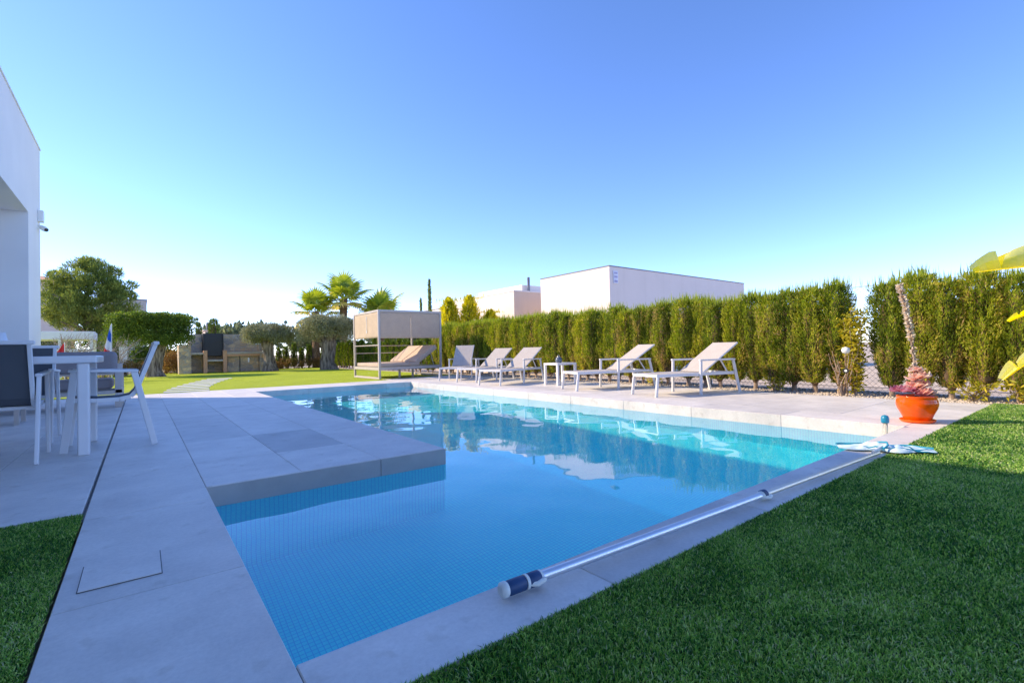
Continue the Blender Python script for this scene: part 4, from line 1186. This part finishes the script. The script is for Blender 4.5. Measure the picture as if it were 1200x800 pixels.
def slope_cushion(y0, y1, x0, z0, x1, z1):
    d = Vector((x1 - x0, 0, z1 - z0)); q = d.normalized().to_track_quat('X', 'Z').to_matrix()
    b = MB(); b.box(((x0 + x1) / 2, (y0 + y1) / 2, (z0 + z1) / 2), (d.length, y1 - y0, 0.13), q); b.build('backrest_cushion', MT['cushion'], db, bevel=0.03, seg=3)
    b = MB()
    nrm = Vector((-d.z, 0, d.x)).normalized()
    for yy in (y0 + 0.08, y1 - 0.08):
        a = Vector((x0, yy, z0)) - nrm * 0.085; c = Vector((x1, yy, z1)) - nrm * 0.085; b.bar(a, c, 0.03, 0.03)
        mpt = a.lerp(c, 0.7); b.bar(mpt, (mpt.x + 0.12, yy, 0.4), 0.02, 0.02)
    b.build('backrest_frame', T_, db)
slope_cushion(0.06, 1.13, 1.36, 0.52, 2.16, 1.08)
slope_cushion(1.17, D_ - 0.06, 1.36, 0.52, 2.16, 1.08)

# ------------------------------------------------------------------ dining set and sofa on the terrace
def make_chair():
    """faces +X; origin on the floor below the seat centre"""
    root = bpy.data.objects.new('dining_chair', None); col.objects.link(root); root.empty_display_size = 0.1
    A = MT['alu']; hw = 0.265
    for sg in (-1, 1):
        y = sg * hw
        b = MB(); b.bar((0.255, y, 0.77), (0.335, y, 0.0), 0.03, 0.06); b.build('leg', A, root, bevel=0.006)
        b = MB(); b.bar((-0.2, y, 0.76), (-0.365, y, 0.0), 0.03, 0.055); b.build('leg', A, root, bevel=0.006)
        b = MB(); b.bar((0.3, y, 0.785), (-0.235, y, 0.765), 0.05, 0.028); b.build('armrest', A, root, bevel=0.008)
    b = MB()
    prof = [(0.30, 0.50), (0.1, 0.485), (-0.08, 0.485), (-0.17, 0.505), (-0.215, 0.56), (-0.25, 0.66), (-0.38, 1.04)]
    for sg in (-1, 1):
        y = sg * (hw - 0.038)
        for p, q in zip(prof[:-1], prof[1:]): b.bar((p[0], y, p[1]), (q[0], y, q[1]), 0.03, 0.04)
    b.bar((0.295, -hw + 0.02, 0.499), (0.295, hw - 0.02, 0.499), 0.03, 0.035)
    b.bar((-0.1, -hw + 0.016, 0.478), (-0.1, hw - 0.016, 0.478), 0.03, 0.03)
    b.build('seat_frame', A, root, bevel=0.005)
    b = MB(); b.bar((-0.386, -hw - 0.0, 1.05), (-0.386, hw + 0.0, 1.05), 0.05, 0.035); b.build('top_rail', A, root, bevel=0.008)
    def sling(pts, name):
        b = MB(); y = hw - 0.054
        for p, q in zip(pts[:-1], pts[1:]):
            d = Vector((q[0] - p[0], 0, q[1] - p[1])); b.bar((p[0], 0, p[1]), (q[0], 0, q[1]), 2 * y, 0.012)
        return b.build(name, MT['darksling'], root)
    sling([(0.28, 0.512), (0.1, 0.497), (-0.08, 0.497), (-0.165, 0.516)], 'seat')
    sling([(-0.165, 0.516), (-0.208, 0.566), (-0.242, 0.664), (-0.372, 1.035)], 'backrest')
    return root
C0 = make_chair(); C0.location = (-0.262, 6.53, 0); C0.rotation_euler = (0, 0, PI + 0.02)
tag(C0, 'white dining chair seen from the side at the head of the table', 'chair', 'dining chairs round the white table')
C1 = copy_tree(C0); C1.location = (-0.985, 6.17, 0); C1.rotation_euler = (0, 0, PI / 2)
tag(C1, 'dining chair with its charcoal backrest towards us, cut by the left edge', 'chair')
C2 = copy_tree(C0); C2.location = (-1.04, 7.5, 0); C2.rotation_euler = (0, 0, -PI / 2)
tag(C2, 'dining chair on the far side of the table, mostly hidden, facing us', 'chair')
tb_ = empty('dining_table', (-1.55, 6.52, 0), 0, 'long white rectangular dining table with square legs', 'table')
for x in (-1.1, 1.12):
    for y in (-0.47, 0.47):
        b = MB(); b.b2(x - 0.045, x + 0.045, y - 0.045, y + 0.045, 0, 0.86); b.build('leg', MT['alu'], tb_, bevel=0.015, seg=3)
b = MB(); b.b2(-1.2, 1.22, -0.53, 0.53, 0.8605, 0.93); b.build('table_top', MT['alu'], tb_, bevel=0.012)
tl = empty('table_lamp', (-1.14, 6.95, 0.93), 0, 'white tapered lamp standing on the dining table before the villa wall', 'lamp')
b = MB(); b.lathe([(0, 0), (0.06, 0), (0.06, 0.012), (0.012, 0.02), (0.012, 0.12)], 20); b.build('stand', MT['alu'], tl)
b = MB(); b.lathe([(0.095, 0.09), (0.06, 0.25), (0.0, 0.25)], 24); b.build('lamp_shade', MT['shade'], tl)

sf = empty('sofa', (-1.35, 11.9, 0), 0, 'grey outdoor sofa with a taupe frame, its back towards the dining table', 'sofa')
b = MB()
for x in (-1.15, 1.02):
    b.b2(x - 0.06, x + 0.06, -0.45, 0.45, 0.26, 0.33)
b.b2(-1.09, 0.96, -0.45, -0.38, 0.24, 0.31); b.b2(-1.09, 0.96, 0.38, 0.45, 0.24, 0.31); b.b2(-1.09, 0.96, -0.44, -0.38, 0.6, 0.66)
b.build('frame', MT['taupe'], sf, bevel=0.006)
for x in (-1.15, 1.02):
    for y in (-0.4, 0.4):
        b = MB(); b.b2(x - 0.055, x + 0.055, y - 0.05, y + 0.05, 0, 0.80 if y < 0 else 0.62); b.build('leg', MT['taupe'], sf, bevel=0.008)
    b = MB(); b.b2(x - 0.06, x + 0.06, -0.35, 0.45, 0.6205, 0.67); b.build('armrest', MT['taupe'], sf, bevel=0.008)
for k in range(2):
    b = MB(); b.b2(-1.06 + 1.0 * k, -0.07 + 1.0 * k, -0.3, 0.46, 0.335, 0.52); b.build('seat_cushion', MT['sofa'], sf, bevel=0.05, seg=4)
    b = MB(); b.box((-0.565 + 1.03 * k, -0.42, 0.83), (1.08, 0.24, 0.38), Matrix.Rotation(R(10), 3, 'X')); b.build('back_cushion', MT['sofa'], sf, bevel=0.08, seg=4)
cf = empty('coffee_table', (-1.75, 9.8, 0), 0, 'low dark-topped coffee table before the sofa, half hidden by a dining chair', 'table')
b = MB(); b.b2(-0.5, 0.42, -0.3, 0.3, 0.26, 0.3); b.build('table_top', MT['taupe'], cf, bevel=0.006)
for x in (-0.45, 0.37):
    for y in (-0.25, 0.25):
        b = MB(); b.b2(x - 0.025, x + 0.025, y - 0.025, y + 0.025, 0, 0.26); b.build('leg', MT['taupe'], cf)

# drooping garden flags beyond the sofa
def flag(loc, h, w, stripes, label):
    root = empty('garden_flag', loc, 0.3, label, 'flag')
    b = MB(); b.tube([(0, 0, -0.02), (0, 0, loc_top(h))], 0.008, 6); b.build('flagpole', MT['whitepl'], root)
    nz_, nx_ = 24, 24; vs = []; mi = []
    z1 = loc_top(h) - 0.02
    for j in range(nz_ + 1):
        t = j / nz_
        ww = w * (0.12 + 0.88 * t ** 0.9)
        for i in range(nx_ + 1):
            s_ = i / nx_
            vs.append((0.012 - ww * s_, 0.035 * math.sin(s_ * 11 + 1.5 * t) * t + 0.01, z1 - h * t * (0.93 + 0.07 * s_) - 0.03 * math.sin(s_ * 3) * (1 - t)))
    b = MB()
    for j in range(nz_):
        for i in range(nx_):
            k = (j + 0.2 * i * (1 if len(stripes) > 1 else 0)) / (nz_ + 0.2 * nx_) * len(stripes)
            A = j * (nx_ + 1) + i
            b.f.append((A, A + 1, A + nx_ + 2, A + nx_ + 1)); b.m.append(min(len(stripes) - 1, int(k))); b.t.append(0.5); b.sm.append(True)
    b.v = vs
    o = b.build('cloth', [MT[s] for s in stripes], root)
    o.modifiers.new('thickness', 'SOLIDIFY').thickness = 0.003
    return root
def loc_top(h): return h + 0.95
flag((-0.60, 16.2, 0.0), 0.85, 0.2, ['whitecloth', 'blue', 'whitecloth', 'red'], 'white, blue and red flag hanging limp on a thin pole behind the sofa')
flag((-1.48, 16.0, 0.0), 0.36, 0.22, ['red'], 'small red pennant hanging on a thin pole left of the striped flag')

# ------------------------------------------------------------------ skimmer lid in the pool edge
sk = empty('skimmer_lid', (-0.07, 2.655, 0.0), 0, 'rectangular inset lid of the pool skimmer in the left edging', 'lid')
b = MB(); b.b2(-0.135, 0.135, -0.15, 0.15, 0.0005, 0.002); b.build('groove', MT['black'], sk)
b = MB(); b.b2(-0.131, 0.131, -0.146, 0.146, 0.0025, 0.005, 0, 0.55); b.build('cover', MT['paving'], sk)

# floating thermometer by the far corner of the near edge
th = empty('pool_thermometer', (6.2, 1.64, WZ), 0.0, 'clear floating pool thermometer with a teal cap at the pool corner', 'thermometer')
gm, gnt, gb = new_mat('clear_plastic'); gb.inputs['Base Color'].default_value = (0.85, 0.8, 0.72, 1); gb.inputs['Roughness'].default_value = 0.1; gb.inputs['Transmission Weight'].default_value = 0.65; gb.inputs['IOR'].default_value = 1.2
b = MB(); b.lathe([(0.0, -0.1), (0.022, -0.1), (0.022, 0.185), (0.0, 0.185)], 18); b.build('tube', gm, th)
b = MB(); b.lathe([(0.0, 0.185), (0.033, 0.186), (0.036, 0.2), (0.036, 0.235), (0.028, 0.26), (0.0, 0.27)], 20); b.build('cap', MT['teal'], th)

# ------------------------------------------------------------------ telescopic pole and leaf net
p0 = Vector((1.02, 1.415, 0.036)); p1 = Vector((4.58, 1.262, 0.026))
ax = (p1 - p0); PL = ax.length; ax.normalize()
pole = empty('telescopic_pole', p0, 0, 'long aluminium telescopic cleaning pole with navy grip lying on the near edge', 'pole')
pole.rotation_euler = ax.to_track_quat('X', 'Z').to_euler()
b = MB(); b.tube([(0.17, 0, 0), (1.80, 0, 0)], 0.019, 16); b.build('outer_tube', MT['anod'], pole)
b = MB(); b.tube([(1.80, 0, 0), (PL, 0, 0)], 0.0158, 16); b.build('inner_tube', MT['anod2'], pole)
b = MB(); b.tube([(-0.008, 0, 0), (0.0, 0, 0), (0.015, 0, 0), (0.02, 0, 0)], [0.017, 0.028, 0.029, 0.026], 18); b.build('end_cap', MT['whitepl'], pole)
g = MB(); g.tube([(0.02, 0, 0), (0.03, 0, 0), (0.095, 0, 0), (0.10, 0, 0)], [0.024, 0.027, 0.027, 0.024], 18); g.build('grip', MT['navy'], pole)
b = MB(); b.tube([(0.10, 0, 0), (0.112, 0, 0)], 0.028, 18); b.build('grip_ring', MT['whitepl'], pole)
g = MB(); g.tube([(0.112, 0, 0), (0.118, 0, 0), (0.165, 0, 0), (0.172, 0, 0)], [0.024, 0.0272, 0.0272, 0.023], 18); g.build('grip', MT['navy'], pole)
b = MB(); b.tube([(0.11, -0.012, -0.004), (0.14, -0.03, -0.006), (0.178, -0.026, 0.0)], [0.009, 0.01, 0.011], 10); b.tube([(0.166, 0, 0), (0.178, 0, 0)], 0.0255, 16); b.build('cam_lever', MT['whitepl'], pole)
b = MB(); b.tube([(1.775, 0, 0), (1.785, 0, 0), (1.845, 0, 0), (1.85, 0, 0)], [0.019, 0.025, 0.0245, 0.018], 18); b.tube([(1.80, -0.01, -0.01), (1.83, -0.03, -0.012), (1.865, -0.02, -0.008)], 0.009, 10); b.build('cam_lock', MT['whitepl'], pole)
b = MB(); b.tube([(1.797, 0.0, 0.004), (1.832, 0.0, 0.004)], 0.025, 18); b.build('lock_band', MT['navy'], pole)

net = empty('leaf_net', (4.84, 1.29, 0.0), 0, 'crumpled pale blue leaf net lying on the pool edge at the end of the pole', 'net')
net.scale = (0.82, 0.82, 0.9)
# the bag: a flattened double layer with real folds, lying across the edging
U = Vector((0.46, -0.888, 0)).normalized(); Vv = Vector((-U.y, U.x, 0))
def bag_pt(u, v, top):
    # u -0.42..0.38 along the frame, v -0.2..0.24 across
    x = U * u + Vv * v
    hgt = 0.018 + (0.030 + 0.013 * math.sin(u * 13 + 2 + 2 * math.sin(v * 9)) + 0.012 * math.sin(v * 37 + u * 11) + 0.007 * math.sin(u * 53 - v * 23 + 3 * math.sin(u * 7)) + 0.02 * noise.noise(Vector((u * 7, v * 9, 2.0)))) * (1 if top else 0.08)
    return Vector((x.x, x.y, hgt))
b = MB(); NU, NV = 40, 18
def outline(s):
    """half-width towards -v and +v along the bag"""
    lo = -0.19 * (math.sin(PI * (0.10 + 0.86 * s)) ** 0.5) * (0.8 + 0.2 * math.sin(s * 13)); hi = 0.17 * (math.sin(PI * (0.06 + 0.88 * s)) ** 0.6) * (0.85 + 0.15 * math.sin(s * 17 + 1))
    return lo, hi
grid = {}
for top in (1, 0):
    vs = []
    for i in range(NU + 1):
        s_ = i / NU; u = -0.40 + 0.80 * s_
        lo, hi = outline(s_)
        for j in range(NV + 1):
            q = j / NV; v = lo + (hi - lo) * q
            p = bag_pt(u, v, top)
            edge_ = math.sin(PI * q) ** 0.5 * math.sin(PI * min(1, max(0, s_ * 0.98 + 0.01))) ** 0.4
            if top: p.z = 0.016 + (p.z - 0.016) * edge_
            vs.append(p)
    fs = [(i * (NV + 1) + j, (i + 1) * (NV + 1) + j, (i + 1) * (NV + 1) + j + 1, i * (NV + 1) + j + 1) for i in range(NU) for j in range(NV)]
    if not top: fs = [f[::-1] for f in fs]
    b.add(vs, fs, 0, 0.5, True)
b.build('bag', MT['netcloth'], net)
b = MB()
pts = [bag_pt(-0.40 + 0.8 * i / 24, outline(i / 24)[1], 0) + Vector((0, 0, 0.012)) for i in range(25)]
b.tube(pts, 0.009, 8)
b.tube([bag_pt(-0.05, -0.17, 0) + Vector((0, 0, 0.02)), bag_pt(0.0, -0.13, 1) + Vector((0, 0, 0.01)), bag_pt(0.02, 0.0, 1) + Vector((0, 0, 0.012)), bag_pt(-0.03, 0.12, 1) + Vector((0, 0, 0.01))], 0.008, 8)
b.build('rim', MT['netrim'], net)
b = MB()
for (u0, v0, u1, v1) in ((0.1, -0.10, 0.38, -0.02), (-0.2, -0.1, 0.05, -0.14), (0.12, -0.14, 0.36, -0.1)):
    a_ = [bag_pt(u0 + (u1 - u0) * t / 5, v0 + (v1 - v0) * t / 5, 1) + Vector((0, 0, 0.006 - 0.02 * (t / 5))) for t in range(6)]
    b.tube(a_, [0.002, 0.005, 0.007, 0.007, 0.005, 0.002], 8)
b.build('fold', MT['netrim'], net)
b = MB(); b.tube([(-0.34, -0.0, 0.03), (-0.2, 0.0, 0.035), (0.0, 0.0, 0.045)], [0.016, 0.019, 0.012], 12); b.build('socket', MT['whitepl'], net)

# ------------------------------------------------------------------ orange pot with a rosette plant and a dry flower spike
pot = empty('plant_pot', (6.78, 1.5, 0.0), 0, 'round glossy orange ceramic pot on a matching saucer at the lawn corner', 'pot')
b = MB(); b.lathe([(0.0, 0.0), (0.13, 0.0), (0.152, 0.012), (0.162, 0.03), (0.157, 0.034), (0.14, 0.018), (0.0, 0.018)], 40); b.build('saucer', MT['glaze'], pot)
b = MB(); b.lathe([(0.0, 0.02), (0.112, 0.02), (0.122, 0.035), (0.145, 0.09), (0.176, 0.155), (0.187, 0.20), (0.182, 0.24), (0.172, 0.265), (0.178, 0.278), (0.181, 0.286), (0.174, 0.292), (0.162, 0.288), (0.155, 0.262), (0.0, 0.262)], 48); b.build('bowl', MT['glaze'], pot)
b = MB(); b.lathe([(0.0, 0.272), (0.156, 0.266)], 32); b.build('soil', MT['soil'], pot)
def rosette(P, D, T_, c, r, n, tilt=Vector((0, 0, 1)), tone=0.4):
    V = []; Fq = []; T = []
    q = tilt.to_track_quat('Z', 'X')
    for k in range(n):
        t = k / n; a = k * 2.39996; el = R(12 + 68 * t)
        d = Vector((math.cos(a) * math.cos(el), math.sin(a) * math.cos(el), math.sin(el))); s_ = Vector((-math.sin(a), math.cos(a), 0)); up = d.cross(s_) * -1
        L = r * (1 - 0.45 * t); w = L * 0.42; base = len(V)
        for u, ww, cup in ((0.0, 0.35, 0), (0.45, 0.95, 0.10), (0.75, 0.9, 0.05), (1.0, 0.06, -0.02)):
            for sg in (-1, 0, 1):
                V.append(tuple(Vector(c) + q @ (d * L * u + s_ * w * ww * sg + up * L * (cup + (0.09 if sg == 0 else 0) * -1))))
        tn = min(1, max(0, tone + random.gauss(0, .15)))
        for i in range(3):
            for j in range(2):
                A = base + i * 3 + j; Fq.append((A, A + 1, A + 4, A + 3)); T.append(min(1, tn + 0.12 * i))
    return np.array(V), np.array(Fq), np.array(T)
sp = empty('succulent', (6.78, 1.5, 0.275), 0, 'pink rosette succulent with one tall dry flower spike, in the orange pot', 'plant')
ros = [((-0.03, 0.14, 0.05), 0.13, 0.15), ((-0.08, 0.06, 0.055), 0.12, 0.2), ((0.02, -0.01, 0.10), 0.15, 0.65), ((-0.04, -0.07, 0.04), 0.11, 0.45), ((0.03, -0.11, 0.03), 0.09, 0.8), ((0.06, 0.08, 0.05), 0.11, 0.35), ((0.0, -0.03, 0.20), 0.14, 0.75)]
for c, r, tn in ros:
    V, Fq, T = rosette(None, None, None, c, r, 19, Vector((random.uniform(-.3, .1), random.uniform(-.2, .2), 1)).normalized(), tn)
    put(bpy.data.objects.new('rosette', np_mesh('rosette', V, Fq, T, MT['rosette'], smooth=True)), sp)
V, Fq, T = rosette(None, None, None, (0.01, 0.005, 0.28), 0.10, 20, Vector((0, 0.1, 1)).normalized(), 0.85)
put(bpy.data.objects.new('rosette', np_mesh('rosette', V, Fq, T, MT['rosette'], smooth=True)), sp)
stem = [Vector((0.01, -0.005, 0.0)), Vector((0.01, 0.0, 0.3)), Vector((0.0, 0.02, 0.55)), Vector((0.0, 0.05, 0.85)), Vector((0.0, 0.085, 1.08)), Vector((0.0, 0.12, 1.25))]
b = MB(); b.tube(stem, [0.022, 0.018, 0.014, 0.013, 0.011, 0.006], 10); b.build('flower_stem', MT['palebark'], sp)
P = []; D = []; LL = []
for k in range(620):
    t = random.uniform(0.02, 1) ** 0.85; z = 0.30 + 0.95 * t
    i = max(j for j in range(5) if stem[j].z <= z); p = stem[i].lerp(stem[i + 1], (z - stem[i].z) / (stem[i + 1].z - stem[i].z))
    dense = 0.25 + 0.75 * (z > 0.62)
    if random.random() > dense: continue
    a = random.uniform(0, 6.28)
    P.append(p); D.append((math.cos(a), math.sin(a), random.uniform(-0.5, 0.6))); LL.append(random.uniform(0.03, 0.055))
V, Fq = cloud(np.array(P), np.array(D), np.array(LL), 0.026)
put(bpy.data.objects.new('dry_leaves', np_mesh('dry_leaves', V, Fq, rng.uniform(0.2, 1, len(P)), MT['spike'])), sp)  # dry flowers set round the stem, denser towards the top

# garden stake light in the hedge gap
gs = empty('garden_stake', (9.35, 2.98, 0), 0, 'thin garden stake with a white ball and a black ring in the hedge gap', 'stake')
b = MB(); b.tube([(0, 0, -0.02), (0, 0, 0.72)], 0.008, 6); b.build('rod', MT['fibre'], gs)
b = MB(); b.lathe([(0, 0.0), (0.05, 0.02), (0.065, 0.06), (0.05, 0.1), (0, 0.12)], 16, (0, 0, 0.70)); b.build('ball', MT['whitepl'], gs)
b = MB()
b.tube([(-0.02, 0, 0.42), (-0.028, 0, 0.42)], 0.045, 16); b.build('ring', MT['black'], gs)
b = MB(); b.tube([(-0.028, 0, 0.42), (-0.032, 0, 0.42)], 0.02, 12); b.build('ring_centre', MT['whitepl'], gs)

# a dry twig blown onto the sunlit terrace
tw = empty('dry_twig', (7.9, 1.72, 0.004), 0.4, 'small dry twig lying on the sunlit terrace right of the orange pot', 'twig')
b = MB(); b.tube([(-0.14, 0, 0.006), (-0.04, 0.02, 0.012), (0.05, 0.0, 0.008), (0.13, 0.03, 0.012)], [0.003, 0.005, 0.005, 0.003], 6)
b.tube([(-0.04, 0.02, 0.012), (-0.07, 0.08, 0.016)], [0.004, 0.002], 5); b.tube([(0.05, 0.0, 0.008), (0.09, -0.06, 0.012)], [0.004, 0.002], 5)
b.build('stem', MT['twigs'], tw)
